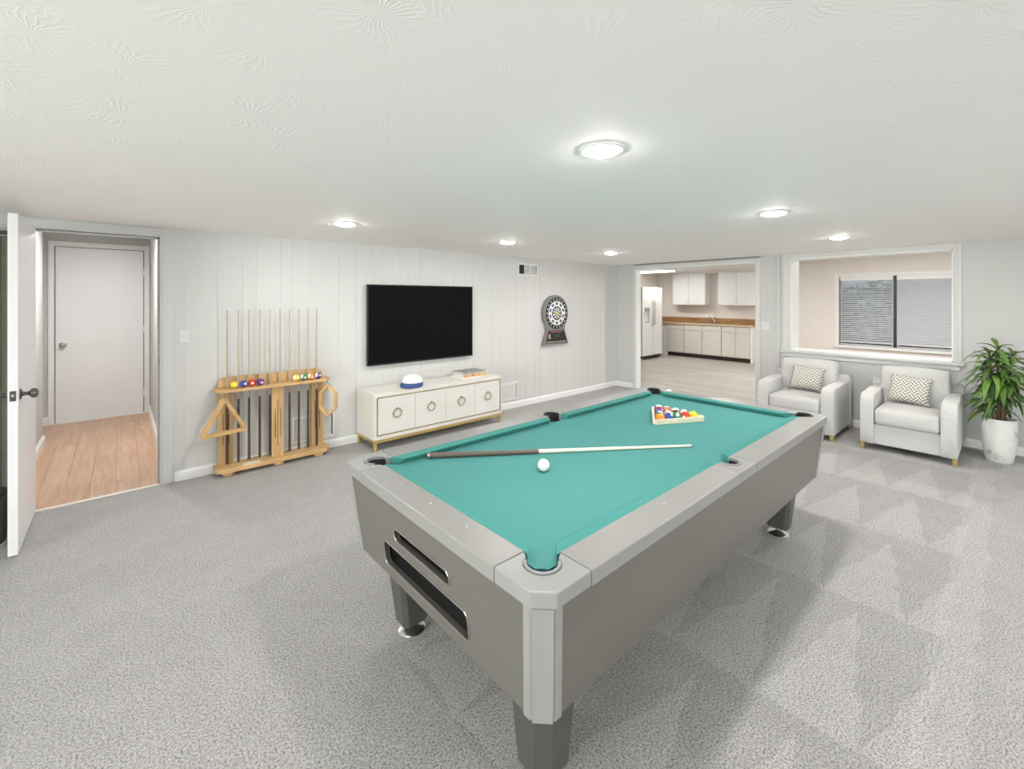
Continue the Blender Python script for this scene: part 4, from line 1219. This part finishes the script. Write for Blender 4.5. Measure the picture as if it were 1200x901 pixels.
M_dg = mat('green_segment', (0.03, 0.10, 0.06), 0.5)
b = MB()
for k in range(20):
    if k % 2 == 0:
        wedge(b, 0.105, 0.185, k * 18 - 8.2, k * 18 + 8.2, -0.0600)
        wedge(b, 0.035, 0.088, k * 18 + 18 - 8, k * 18 + 18 + 8, -0.0600)
    else:
        wedge(b, 0.105, 0.13, k * 18 - 8.2, k * 18 + 8.2, -0.0600)
        wedge(b, 0.165, 0.185, k * 18 - 8.2, k * 18 + 8.2, -0.0600)
b.build('white_segments', M_dw, fc)
b = MB()
for k in range(20):
    c_ = (0.012 + 0.213 * math.cos(R(k * 18)), 0.213 * math.sin(R(k * 18)))
    b.prism([(c_[0] + 0.011 * math.cos(R(a)), c_[1] + 0.011 * math.sin(R(a))) for a in range(0, 360, 60)], -0.0598, -0.0586, 'y')
b.build('number_marks', M_dw, fc)
for mm, rng, nm in ((M_db, (4, 5, 6, 7, 8, 9, 10, 11), 'blue_segments'), (M_dg, (0, 1, 2, 3, 12, 13, 14, 15, 16, 17, 18, 19), 'green_segments')):
    b = MB()
    for k in rng:
        if k % 2:
            wedge(b, 0.131, 0.164, k * 18 - 7, k * 18 + 7, -0.0602)
        else:
            wedge(b, 0.040, 0.075, k * 18 - 5, k * 18 + 5, -0.0602)
    b.build(nm, mm, fc)
b = MB(); b.lathe([(0, -0.061), (0.026, -0.0605), (0.028, -0.0586)], 20, (0.012, 0, 0), 'y'); b.build('bullseye', M_dy, fc, smooth=40)
b = MB(); b.prism([(-0.165, -0.262), (0.175, -0.262), (0.25, -0.45), (-0.225, -0.45)], -0.0575, -0.0552, 'y'); pn = b.build('control_panel', M_black, db)
b = MB(); b.box(-0.12, 0.13, -0.0585, -0.0576, -0.287, -0.275); b.build('red_stripe', mat('dull_red_print', (0.45, 0.12, 0.10), 0.5), pn)
b = MB(); b.box(-0.165, -0.125, -0.0595, -0.0576, -0.385, -0.31); b.build('display', mat('dim_display', (0.42, 0.30, 0.28), 0.4), pn)
b = MB(); b.box(-0.03, 0.09, -0.0583, -0.0576, -0.36, -0.32); b.build('green_print', mat('dull_green_print', (0.02, 0.07, 0.04), 0.5), pn)
for i in range(9):
    b = MB(); xx = -0.185 + i * 0.0475; b.box(xx - 0.014, xx + 0.014, -0.061, -0.0576, -0.438, -0.424); b.build('button', mat('pale_button', (0.62, 0.55, 0.40), 0.5) if i != 4 else mat('red_button', (0.65, 0.25, 0.2), 0.5), pn)

def grille(name, x0, x1, z0, z1, label, sections, fr=0.022):
    t = thing(name, label, 'vent', ((x0 + x1) / 2, WY, z0))
    w2, h = (x1 - x0) / 2, z1 - z0
    b = MB()
    b.box(-w2, w2, -0.010, -0.0008, 0, fr); b.box(-w2, w2, -0.010, -0.0008, h - fr, h); b.box(-w2, -w2 + fr, -0.010, -0.0008, fr, h - fr); b.box(w2 - fr, w2, -0.010, -0.0008, fr, h - fr)
    b.build('frame', M_vent, t, bevel=0.003)
    b = MB(); b.box(-w2 + fr, w2 - fr, -0.003, -0.0008, fr, h - fr); b.build('duct_back', M_dark, t)
    n = sections
    sw = (2 * w2 - 2 * fr) / n[0]
    for s_ in range(n[0]):
        xa = -w2 + fr + s_ * sw; xb = xa + sw
        b = MB(); b.box(xb - 0.012, xb, -0.009, -0.003, fr, h - fr)
        if s_ < n[0] - 1:
            b.build('divider', M_vent, t)
        else:
            b.bm.free()
        cnt = n[1][s_]
        for i in range(cnt):
            zc = fr + (h - 2 * fr) * (i + 0.5) / cnt
            d = (h - 2 * fr) / cnt * 0.30
            b = MB(); b.hexa([(xa + 0.002, -0.009, zc - d), (xb - 0.013, -0.009, zc - d), (xb - 0.013, -0.0035, zc + d), (xa + 0.002, -0.0035, zc + d)],
                             [(xa + 0.002, -0.0105, zc - d + 0.002), (xb - 0.013, -0.0105, zc - d + 0.002), (xb - 0.013, -0.005, zc + d + 0.002), (xa + 0.002, -0.005, zc + d + 0.002)])
            b.build('slat', M_vent, t)
    return t
grille('wall_vent', 4.218, 4.605, 1.865, 2.035, 'white vent register high on the panelled wall above the dartboard', (3, (0, 9, 9)), 0.02)
grille('wall_vent', 3.90, 4.215, 0.115, 0.365, 'white return grille low on the wall right of the credenza', (2, (12, 12)))
grille('wall_vent', 1.25, 1.66, 0.115, 0.375, 'white return grille low on the wall behind the cue rack', (1, (13,)))
def switch(loc, rz, label, w_=0.075, h_=0.118, gangs=1):
    t = thing('light_switch', label, 'switch', loc, rz)
    b = MB(); b.box(-w_ / 2, w_ / 2, -0.007, -0.0006, -h_ / 2, h_ / 2); b.build('plate', M_plate, t, bevel=0.003)
    for g_ in range(gangs):
        xx = (g_ - (gangs - 1) / 2) * 0.046
        b = MB(); b.prism([(-0.007, -0.033), (-0.013, -0.033), (-0.0085, 0.033), (-0.007, 0.033)], xx - 0.0165, xx + 0.0165, 'x'); b.build('rocker', M_plate, t)
switch((0.407, WY, 1.21), 0, 'white rocker light switch beside the hall doorway')
switch((WX, 2.222, 1.16), R(-90), 'white double light switch between kitchen opening and pass-through', 0.105, 0.118, 2)

# spring door stop on the hall baseboard
ds = thing('door_stop', 'small spring door stop on the hall baseboard', 'door stop', (0.28, 6.9, 0.055))
b = MB(); b.tube([(-0.002 - 0.075 * i / 60, 0.006 * math.cos(i * 0.9), 0.006 * math.sin(i * 0.9)) for i in range(61)], 0.0016, 5); b.build('spring', M_steel, ds)
b = MB(); b.cyl((-0.077, 0, 0), (-0.09, 0, 0), 0.009, n=10); b.build('rubber_tip', M_plate, ds)

# olive curtain added to stand for the dark strip behind the open door
cu = thing('curtain', 'olive grey curtain added for the dark strip behind the open door at the left edge', 'curtain', (-0.865, WY - 0.06, 0))
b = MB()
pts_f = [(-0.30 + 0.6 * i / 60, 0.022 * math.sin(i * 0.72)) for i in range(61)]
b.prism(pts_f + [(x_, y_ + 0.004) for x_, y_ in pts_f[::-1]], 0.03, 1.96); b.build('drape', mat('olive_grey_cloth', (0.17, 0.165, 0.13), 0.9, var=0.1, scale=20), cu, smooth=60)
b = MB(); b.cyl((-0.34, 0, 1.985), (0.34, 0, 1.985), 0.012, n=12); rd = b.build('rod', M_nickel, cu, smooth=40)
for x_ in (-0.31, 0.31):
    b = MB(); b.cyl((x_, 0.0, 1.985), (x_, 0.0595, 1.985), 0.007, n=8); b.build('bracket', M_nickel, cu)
# dark bin behind the open door
bn = thing('waste_bin', 'dark bin half hidden behind the open door at the left edge', 'bin', (-0.66, 4.20, 0))
b = MB(); b.lathe([(0, 0.012), (0.12, 0.012), (0.15, 0.30), (0.157, 0.30), (0.157, 0.315), (0.148, 0.315), (0.118, 0.02), (0, 0.02)], 28); b.build('bucket', M_bin, bn, smooth=40)
b = MB(); b.lathe([(0, 0), (0.126, 0), (0.126, 0.012), (0, 0.012)], 28); b.build('base_ring', M_plate, bn, smooth=40)

# ================================================================== ARMCHAIRS
def make_armchair(label, loc, rz):
    t = thing('armchair', label, 'armchair', loc, rz, group='pale grey armchairs')
    # faces -x ; local x 0 = front, +0.78 = back ; y across
    W2 = 0.355; AW = 0.112; Dp = 0.78; ZB = 0.062
    b = MB(); b.rounded(Dp - 0.06, 2 * W2 - 2 * AW + 0.02, 0.205, 0.012, n=4, c=(Dp / 2, 0, ZB + 0.104)); b.build('base', M_fabric, t, smooth=60)
    for s in (-1, 1):
        # arm profile in x-z: sloping rounded front top, slight arch at the bottom
        pr = [(0.02, ZB)] + [(0.0, ZB + 0.03), (-0.008, 0.25), (-0.004, 0.46)] + [(0.012, 0.525), (0.035, 0.552), (0.07, 0.565), (0.4, 0.575), (Dp - 0.04, 0.578), (Dp - 0.01, 0.57), (Dp, 0.55), (Dp, ZB)]
        b = MB(); y0 = s * (W2 - AW); y1 = s * W2
        b.prism([(x, z) for x, z in pr], min(y0, y1), max(y0, y1), 'y'); b.build('arm', M_fabric, t, bevel=0.014, seg=4, smooth=60)
    b = MB(); b.rounded(0.13, 2 * W2 + 0.02, 0.57, 0.02, n=5, c=(Dp - 0.03, 0, ZB + 0.29)); b.build('back_frame', M_fabric, t, smooth=60)
    b = MB(); b.rounded(0.60, 2 * W2 - 2 * AW - 0.006, 0.16, 0.035, (0.012, 0.0, 0.022), 8, (0.295, 0, ZB + 0.205 + 0.080)); b.build('seat_cushion', M_cushfab, t, smooth=80)
    b = MB(); b.rounded(0.17, 2 * W2 - 2 * AW + 0.055, 0.42, 0.04, (0.03, 0.0, 0.012), 8, (0, 0, 0))
    b.xform(Matrix.Translation((0.60, 0, 0.585)) @ Matrix.Rotation(R(9), 4, 'Y')); b.build('back_cushion', M_cushfab, t, smooth=80)
    for sx, x in ((1, 0.015), (-1, Dp - 0.02)):
        for s in (-1, 1):
            pr = [(0, ZB + 0.012), (0.10, ZB + 0.012), (0.09, ZB - 0.002), (0.055, 0.042), (0.036, 0.022), (0.030, 0.0), (0.010, 0.0), (0.003, 0.03)]
            b = MB(); b.prism([(x + sx * u, v) for u, v in pr], s * W2 - s * 0.004 - (0.03 if s > 0 else 0.0), s * W2 - s * 0.004 + (0.03 if s < 0 else 0.0), 'y')
            b.build('leg', M_goldp, t, bevel=0.002)
    return t
ac = make_armchair('pale grey linen armchair nearer the kitchen opening, partly behind the pool table', (5.66, 1.635, 0), R(0))
ac.scale = (1.0, 1.06, 1.0)
make_armchair('pale grey linen armchair beside the potted plant', (5.68, 0.685, 0), R(0))
def pillow(label, loc, rot):
    b = MB()
    n = 20; W_, H_, Tk = 0.335, 0.29, 0.055
    grid = {}
    for side in (1, -1):
        for i in range(n + 1):
            for j in range(n + 1):
                u, v = 2 * i / n - 1, 2 * j / n - 1
                edge = i in (0, n) or j in (0, n)
                if edge and side == -1:
                    grid[side, i, j] = grid[1, i, j]; continue
                pinch = 1 - 0.10 * (1 - abs(u)) * 0 - 0.07 * (1 - v * v) * abs(u) ** 3
                pinv = 1 - 0.09 * (1 - u * u) * abs(v) ** 3
                h = Tk * ((1 - u ** 4) * (1 - v ** 4)) ** 0.6
                grid[side, i, j] = b.bm.verts.new((u * W_ / 2 * pinch, v * H_ / 2 * pinv, side * h))
    for side in (1, -1):
        for i in range(n):
            for j in range(n):
                q = [grid[side, i, j], grid[side, i + 1, j], grid[side, i + 1, j + 1], grid[side, i, j + 1]]
                b.face(q if side > 0 else q[::-1])
    o = b.build('throw_pillow', M_weave, smooth=80, loc=loc)
    o.rotation_euler = rot
    return tag(o, label, 'pillow', 'lattice throw pillows')
# pillow local: x across, y up, z normal (towards the viewer, world -x)
def pillow_rot(lean, yaw, roll=0):
    m = Matrix(((0, 0, -1), (-1, 0, 0), (0, 1, 0)))      # columns: x->-Y, y->Z, z->-X
    e = (Matrix.Rotation(yaw, 3, 'Z') @ Matrix.Rotation(lean, 3, 'Y') @ m @ Matrix.Rotation(roll, 3, 'Z'))
    return e.to_euler()
pillow('taupe and white lattice pillow on the armchair nearer the kitchen', (6.075, 1.61, 0.595), pillow_rot(R(20), R(2), R(-3)))
pillow('taupe and white lattice pillow on the armchair beside the plant', (6.085, 0.705, 0.595), pillow_rot(R(20), R(-3), R(-4)))

# ================================================================== PLANT
pl = thing('potted_plant', 'leafy green dracaena in a chalky white pot by the end wall', 'plant', (6.20, 0.085, 0))
b = MB(); b.lathe([(0, 0), (0.082, 0), (0.092, 0.012), (0.110, 0.12), (0.119, 0.24), (0.121, 0.33), (0.119, 0.405), (0.112, 0.407), (0.110, 0.385), (0.109, 0.34), (0, 0.34)], 36); b.build('pot', M_pot, pl, smooth=40)
b = MB(); b.lathe([(0, 0.382), (0.06, 0.378), (0.109, 0.370)], 24)
for v in b.bm.verts:
    v.co.z += random.uniform(-0.006, 0.006)
b.build('soil', M_soil, pl, smooth=60)
def leaf_mesh(L_, wd, droop, curl):
    b = MB(); n = 9; rows = []
    for i in range(n + 1):
        t = i / n
        ww = wd * (math.sin(PI * min(1, t * 0.92 + 0.06)) ** 0.75) * (1 if t < 0.98 else 0.15)
        x = L_ * (t - 0.16 * droop * t ** 3)
        z = L_ * (0.30 * t - droop * t * t)
        rows.append([b.bm.verts.new((x, -ww, z + curl * ww)), b.bm.verts.new((x, 0, z)), b.bm.verts.new((x, ww, z + curl * ww))])
    for i in range(n):
        for k in range(2):
            b.face([rows[i][k], rows[i + 1][k], rows[i + 1][k + 1], rows[i][k + 1]])
    o = b.build('leaf', M_leaf, pl, smooth=80)
    md = o.modifiers.new('thickness', 'SOLIDIFY'); md.thickness = 0.0012
    return o
protos = [leaf_mesh(0.23, 0.023, 0.85, 0.3), leaf_mesh(0.20, 0.022, 1.1, 0.28), leaf_mesh(0.26, 0.025, 1.25, 0.3), leaf_mesh(0.17, 0.019, 0.6, 0.35)]
canes = [((0.0, 0.0), (0.01, 0.01), 1.08), ((-0.03, 0.03), (-0.05, 0.06), 1.0), ((0.02, -0.03), (0.03, -0.08), 1.02), ((-0.02, -0.02), (-0.07, -0.03), 0.80), ((0.02, 0.03), (0.03, 0.05), 0.66)]
used = [False] * 4
random.seed(21)
for (bx_, by_), (tx, ty), zt in canes:
    pts = [Vector((bx_ + (tx - bx_) * k / 6 + 0.006 * math.sin(k * 2.1 + zt * 9), by_ + (ty - by_) * k / 6, 0.365 + (zt - 0.365) * k / 6)) for k in range(7)]
    b = MB(); b.tube(pts, [0.013, 0.012, 0.0115, 0.011, 0.0105, 0.01, 0.008], 8); b.build('cane', M_cane, pl, smooth=60)
    nl = 30
    for i in range(nl):
        f_ = 0.48 + 0.52 * (i / nl) if zt > 0.7 else 0.3 + 0.7 * i / nl
        k = f_ * 6; i0 = min(5, int(k)); p = pts[i0].lerp(pts[i0 + 1], k - i0)
        az = i * 2.399 + random.uniform(-0.3, 0.3)
        tilt = -(0.10 + 0.65 * (i / nl) ** 1.5) + random.uniform(-0.15, 0.15)
        v_ = random.choice([0, 1, 2]) if i < nl - 4 else 3
        s_ = random.uniform(0.78, 1.08)
        o = protos[v_] if not used[v_] else copy_of(protos[v_], pl)
        used[v_] = True
        o.location = p; o.rotation_euler = (random.uniform(-0.3, 0.3), tilt, az); o.scale = (s_, s_, s_)

# ================================================================== KITCHEN
fr = thing('refrigerator', 'white side-by-side refrigerator with ice dispenser beyond the opening', 'refrigerator', (10.165, 6.08, 0))
FW, FD, FH = 0.465, 0.74, 1.82
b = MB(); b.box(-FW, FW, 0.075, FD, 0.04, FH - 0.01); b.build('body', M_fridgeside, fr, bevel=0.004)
def bxh(q, x0, x1, y0, y1, z0, z1): q.box(x0, x1, y0, y1, z0, z1)
b = MB()
for x0, x1, z0, z1 in ((-FW, -FW + 0.10, 0.10, FH), (-FW + 0.33, -0.006, 0.10, FH), (-FW + 0.10, -FW + 0.33, 0.10, 0.93), (-FW + 0.10, -FW + 0.33, 1.30, FH)):
    b.box(x0, x1, 0.0, 0.072, z0, z1)
b.box(-FW + 0.10, -FW + 0.33, 0.045, 0.072, 0.93, 1.30)
d_ = b.build('freezer_door', M_fridge, fr)
b = MB(); b.box(-FW + 0.105, -FW + 0.325, -0.004, 0.044, 1.21, 1.295); b.box(-FW + 0.11, -FW + 0.32, 0.0, 0.044, 0.935, 0.95); b.build('dispenser', mat('dispenser_taupe', (0.34, 0.31, 0.27), 0.4), d_)
b = MB(); b.box(0.006, FW, 0.0, 0.072, 0.10, FH); d2_ = b.build('fridge_door', M_fridge, fr, bevel=0.008)
for x, p_ in ((-0.035, d_), (0.035, d2_)):
    b = MB(); b.tube([(x, 0.0, 0.85), (x, -0.05, 0.90), (x, -0.055, 1.10), (x, -0.055, 1.25), (x, -0.05, 1.45), (x, 0.0, 1.50)], 0.013, 8); b.build('handle', mat('handle_grey', (0.55, 0.55, 0.54), 0.35), p_, smooth=60)
b = MB(); b.box(-FW + 0.01, FW - 0.01, 0.04, 0.10, 0.025, 0.098); b.build('kick_grille', M_kick, fr)
for x in (-FW + 0.06, FW - 0.06):
    b = MB(); b.cyl((x, 0.06, 0), (x, 0.06, 0.04), 0.025, n=12); b.build('foot', M_plate, fr)

BX = 11.13     # front of the base cabinets
def base_unit(y0, y1, doors, label, handles):
    t = thing('base_cabinet', label, 'cabinet', (BX, (y0 + y1) / 2, 0), group='kitchen base cabinets')
    h2 = (y1 - y0) / 2
    b = MB(); b.box(0.02, KX - BX - 0.002, -h2 + 0.001, h2 - 0.001, 0.10, 0.86); b.build('carcass', M_greige, t)
    b = MB(); b.box(0.045, 0.10, -h2 + 0.001, h2 - 0.001, 0.0, 0.0995); b.build('toe_kick', M_kick, t)
    n = doors; dw = 2 * h2 / n
    for i in range(n):
        ya, yb = -h2 + i * dw + 0.009, -h2 + (i + 1) * dw - 0.009
        b = MB(); b.box(0.0, 0.0195, ya, yb, 0.115, 0.70); dd = b.build('door', M_greige, t, bevel=0.003)
        hy = ya + 0.04 if handles[i] > 0 else yb - 0.04
        b = MB(); b.tube([(0.0, hy, 0.56), (-0.025, hy, 0.575), (-0.025, hy, 0.655), (0.0, hy, 0.67)], 0.007, 6); b.build('handle', M_plate, dd, smooth=60)
        b = MB(); b.box(0.0, 0.0195, ya, yb, 0.72, 0.845); b.build('drawer_front', M_greige, t, bevel=0.003)
    return t
base_unit(5.74, 6.22, 1, 'greige base cabinet with one door next to the refrigerator', (1,))
base_unit(4.775, 5.735, 2, 'greige base cabinet with two doors under the sink', (-1, 1))
base_unit(4.10, 4.77, 2, 'greige base cabinet with two narrow doors at the right end of the counter', (-1, 1))
b = MB(); b.box(BX - 0.002, KX - 0.002, 4.055, 4.095, 0.0, 0.86)
tag(b.build('end_panel', M_kwhite), 'white end panel closing the kitchen base cabinets on the right', 'panel')
b = MB(); b.box(BX + 0.02, KX - 0.002, 6.225, 6.84, 0.0, 0.86)
tag(b.build('filler_panel', M_kwhite), 'white filler panel between base cabinets and refrigerator corner', 'panel')
ct = thing('countertop', 'wood-look kitchen countertop with matching backsplash', 'countertop', (BX, 0, 0.861))
b = MB()   # counter with a sink cut-out
s0, s1 = 4.95, 5.45
b.box(-0.025, KX - BX - 0.002, 4.03, s0, 0, 0.038); b.box(-0.025, KX - BX - 0.002, s1, 6.84, 0, 0.038)
b.box(-0.025, 0.09, s0, s1, 0, 0.038); b.box(0.46, KX - BX - 0.002, s0, s1, 0, 0.038)
b.build('top', M_counter, ct)
b = MB(); b.box(KX - BX - 0.022, KX - BX - 0.002, 4.03, 6.84, 0.038, 0.16); b.build('backsplash', M_counter, ct)
b = MB(); b.box(-0.027, -0.0255, 4.03, 6.84, 0.0, 0.037); b.build('front_edge', mat('counter_edge', (0.66, 0.52, 0.33), 0.4), ct)
sk = thing('sink', 'steel kitchen sink set in the countertop', 'sink', (BX + 0.275, 5.2, 0.90))
b = MB(); b.box(-0.19, 0.19, -0.255, -0.235, 0.0, 0.006); b.box(-0.19, 0.19, 0.235, 0.255, 0, 0.006); b.box(-0.19, -0.17, -0.235, 0.235, 0, 0.006); b.box(0.17, 0.19, -0.235, 0.235, 0, 0.006); b.build('rim', M_chrome, sk)
b = MB(); b.box(-0.17, 0.17, -0.235, 0.235, -0.022, -0.018); b.build('basin', M_steel, sk)
fa = thing('faucet', 'chrome kitchen faucet behind the sink', 'faucet', (BX + 0.50, 5.16, 0.8995))
b = MB(); b.lathe([(0, 0), (0.03, 0), (0.03, 0.008), (0.02, 0.015), (0.017, 0.07), (0, 0.07)], 16); b.build('base', M_chrome, fa, smooth=40)
b = MB(); b.tube([(0, 0, 0.06), (-0.01, 0.03, 0.10), (-0.03, 0.12, 0.155), (-0.05, 0.20, 0.175), (-0.055, 0.22, 0.16)], 0.011, 8); b.build('spout', M_chrome, fa, smooth=60)
b = MB(); b.tube([(0, 0, 0.07), (0.0, 0.0, 0.11), (0.0, -0.02, 0.17)], 0.009, 8); b.build('lever', M_chrome, fa, smooth=60)
b = MB(); b.box(KX - 0.33, KX, 4.03, 6.22, 2.197, KC); struct(b.build('trim_6', M_cream), 'cream soffit above the kitchen wall cabinets', 'soffit')
def upper_unit(y0, y1, label):
    t = thing('wall_cabinet', label, 'cabinet', (KX, (y0 + y1) / 2, 1.365), group='kitchen wall cabinets')
    h2 = (y1 - y0) / 2; H_ = 0.83
    b = MB(); b.box(-0.31, -0.001, -h2, h2, 0, H_); b.build('carcass', M_kwhite, t, bevel=0.002)
    for i in range(2):
        ya, yb = -h2 + i * h2 + 0.004, -h2 + (i + 1) * h2 - 0.004
        b = MB(); b.box(-0.33, -0.311, ya, yb, 0.004, H_ - 0.004); dd = b.build('door', M_kwhite, t, bevel=0.003)
        hy = yb - 0.035 if i == 0 else ya + 0.035
        b = MB(); b.tube([(-0.33, hy, 0.05), (-0.352, hy, 0.06), (-0.352, hy, 0.13), (-0.33, hy, 0.14)], 0.006, 6); b.build('handle', M_plate, dd, smooth=60)
    return t
upper_unit(5.30, 6.20, 'white two-door wall cabinet above the counter next to the refrigerator')
upper_unit(4.06, 4.97, 'white two-door wall cabinet at the right end above the counter')
b = MB()
fl_ = thing('ceiling_fixture', 'long white fluorescent fixture on the kitchen ceiling', 'ceiling light', (10.2, 6.0, KC))
b = MB(); b.box(-0.16, 0.16, -0.46, 0.46, -0.03, -0.0005); b.build('housing', M_plate, fl_)
b = MB(); b.box(-0.14, 0.14, -0.44, 0.44, -0.062, -0.031); b.build('diffuser', mat('fluorescent_diffuser', (0.9, 0.9, 0.88), 0.5, emit=((1.0, 0.95, 0.86), 5.0)), fl_, bevel=0.01)
ld = bpy.data.lights.new('fluorescent_lamp', 'AREA'); ld.shape = 'RECTANGLE'; ld.size = 0.28; ld.size_y = 0.86; ld.energy = 16; ld.color = (1.0, 0.985, 0.96)
lo_ = bpy.data.objects.new('lamp', ld); COL.objects.link(lo_); lo_.parent = fl_; lo_.location = (0, 0, -0.066)
downlight(8.9, 1.3, KH, 'recessed ceiling light in the back room behind the pass-through', 78)
downlight(8.6, 3.6, KC, 'recessed ceiling light in the back room near the opening', 11)
# hall fixture
hf = thing('flush_light', 'flush ceiling light in the hall', 'ceiling light', (-0.15, 6.0, 2.34))
b = MB(); b.lathe([(0, -0.0005), (0.13, -0.0005), (0.13, -0.02), (0.12, -0.022)], 28); b.build('pan', M_plate, hf, smooth=40)
b = MB(); b.lathe([(0.122, -0.02), (0.11, -0.05), (0.07, -0.075), (0, -0.083)], 28); b.build('shade', mat('frosted_glass', (0.9, 0.9, 0.9), 0.5, emit=((1.0, 0.97, 0.93), 6.0)), hf, smooth=60)
ld = bpy.data.lights.new('hall_lamp', 'AREA'); ld.shape = 'DISK'; ld.size = 0.22; ld.energy = 22; ld.color = (1.0, 0.985, 0.97)
lo_ = bpy.data.objects.new('lamp', ld); COL.objects.link(lo_); lo_.parent = hf; lo_.location = (0, 0, -0.09)

# ------------------------------------------------------------------ blinds
def blind(y0, y1, label, tilt):
    t = thing('window_blind', label, 'blind', (KX + 0.022, (y0 + y1) / 2, WinZ1), group='kitchen window blinds')
    h2 = (y1 - y0) / 2
    b = MB(); b.box(-0.02, 0.02, -h2, h2, -0.085, -0.001); b.build('headrail', M_trim, t, bevel=0.003)
    z = -0.11; proto = None; pitch = 0.0435
    while z > -(WinZ1 - WinZ0) + 0.05:
        if proto is None:
            b = MB(); b.prism([(-0.024, -0.0008), (-0.011, 0.002), (0.011, 0.002), (0.024, -0.0008), (0.011, 0.0008), (-0.011, 0.0008)], -h2 + 0.004, h2 - 0.004, 'y')
            # prism with axis y maps (u, v) -> (x, z)
            proto = b.build('slat', M_blind, t); o = proto
        else:
            o = copy_of(proto, t)
        o.location = (0, 0, z); o.rotation_euler = (0, tilt + random.uniform(-0.02, 0.02), 0)
        z -= pitch
    b = MB(); b.box(-0.015, 0.015, -h2 + 0.004, h2 - 0.004, z + 0.012, z + 0.03); b.build('bottom_rail', M_trim, t, bevel=0.002)
    for yy in (-h2 * 0.7, h2 * 0.7):
        b = MB(); b.cyl((-0.022, yy, -0.08), (-0.022, yy, z + 0.02), 0.0012, n=5); b.build('ladder_cord', M_plate, t)
    return t
blind(WM + 0.028, WinY1 - 0.012, 'white slatted blind on the left window pane', R(-40))
blind(WinY0 + 0.006, WM - 0.028, 'white slatted blind on the right window pane', R(-61))

# ------------------------------------------------------------------ outside the window: lawn and shrubs
b = MB(); b.box(KX + 0.12, KX + 14, -12, 16, -0.35, -0.25)
struct(b.build('ground', mat('lawn', (0.10, 0.15, 0.05), 0.95, var=0.3, scale=12)), 'lawn outside the kitchen window', 'ground')
random.seed(5)
def shrub(x, y, rx, rz, label):
    t = thing('shrub', label, 'shrub', (x, y, -0.25), group='shrubs outside the window')
    b = MB()
    for i in range(900):
        th, ph = random.uniform(0, 2 * PI), math.acos(random.uniform(-0.9, 1))
        rr = random.uniform(0.75, 1.0)
        c = Vector((rx * rr * math.sin(ph) * math.cos(th), rx * rr * math.sin(ph) * math.sin(th), rz * (1 + rr * math.cos(ph))))
        m_ = Euler((random.uniform(0, 6), random.uniform(0, 6), random.uniform(0, 6))).to_matrix()
        s_ = random.uniform(0.05, 0.10)
        vs_ = [b.bm.verts.new(c + m_ @ Vector(p)) for p in ((0, -s_ * 1.3, 0), (s_ * 0.5, 0, 0.02), (0, s_ * 1.3, 0), (-s_ * 0.5, 0, 0.02))]
        b.face(vs_)
    o = b.build('foliage', M_hedge, t); o['kind'] = 'stuff'
    b = MB(); b.tube([(0, 0, 0), (0.03, 0.02, rz * 0.6), (0.0, 0.03, rz * 1.3)], [0.06, 0.05, 0.02], 8); b.build('trunk', M_cane, t)
for i, (x, y, rx, rz) in enumerate(((KX + 3.0, 2.3, 1.05, 1.15), (KX + 4.6, -0.1, 1.2, 1.3), (KX + 5.6, 4.4, 1.25, 1.2))):
    shrub(x, y, rx, rz, ['leafy shrub outside the kitchen window, nearest the pane', 'leafy shrub outside, seen through the right blind', 'leafy shrub outside, seen through the left blind'][i])
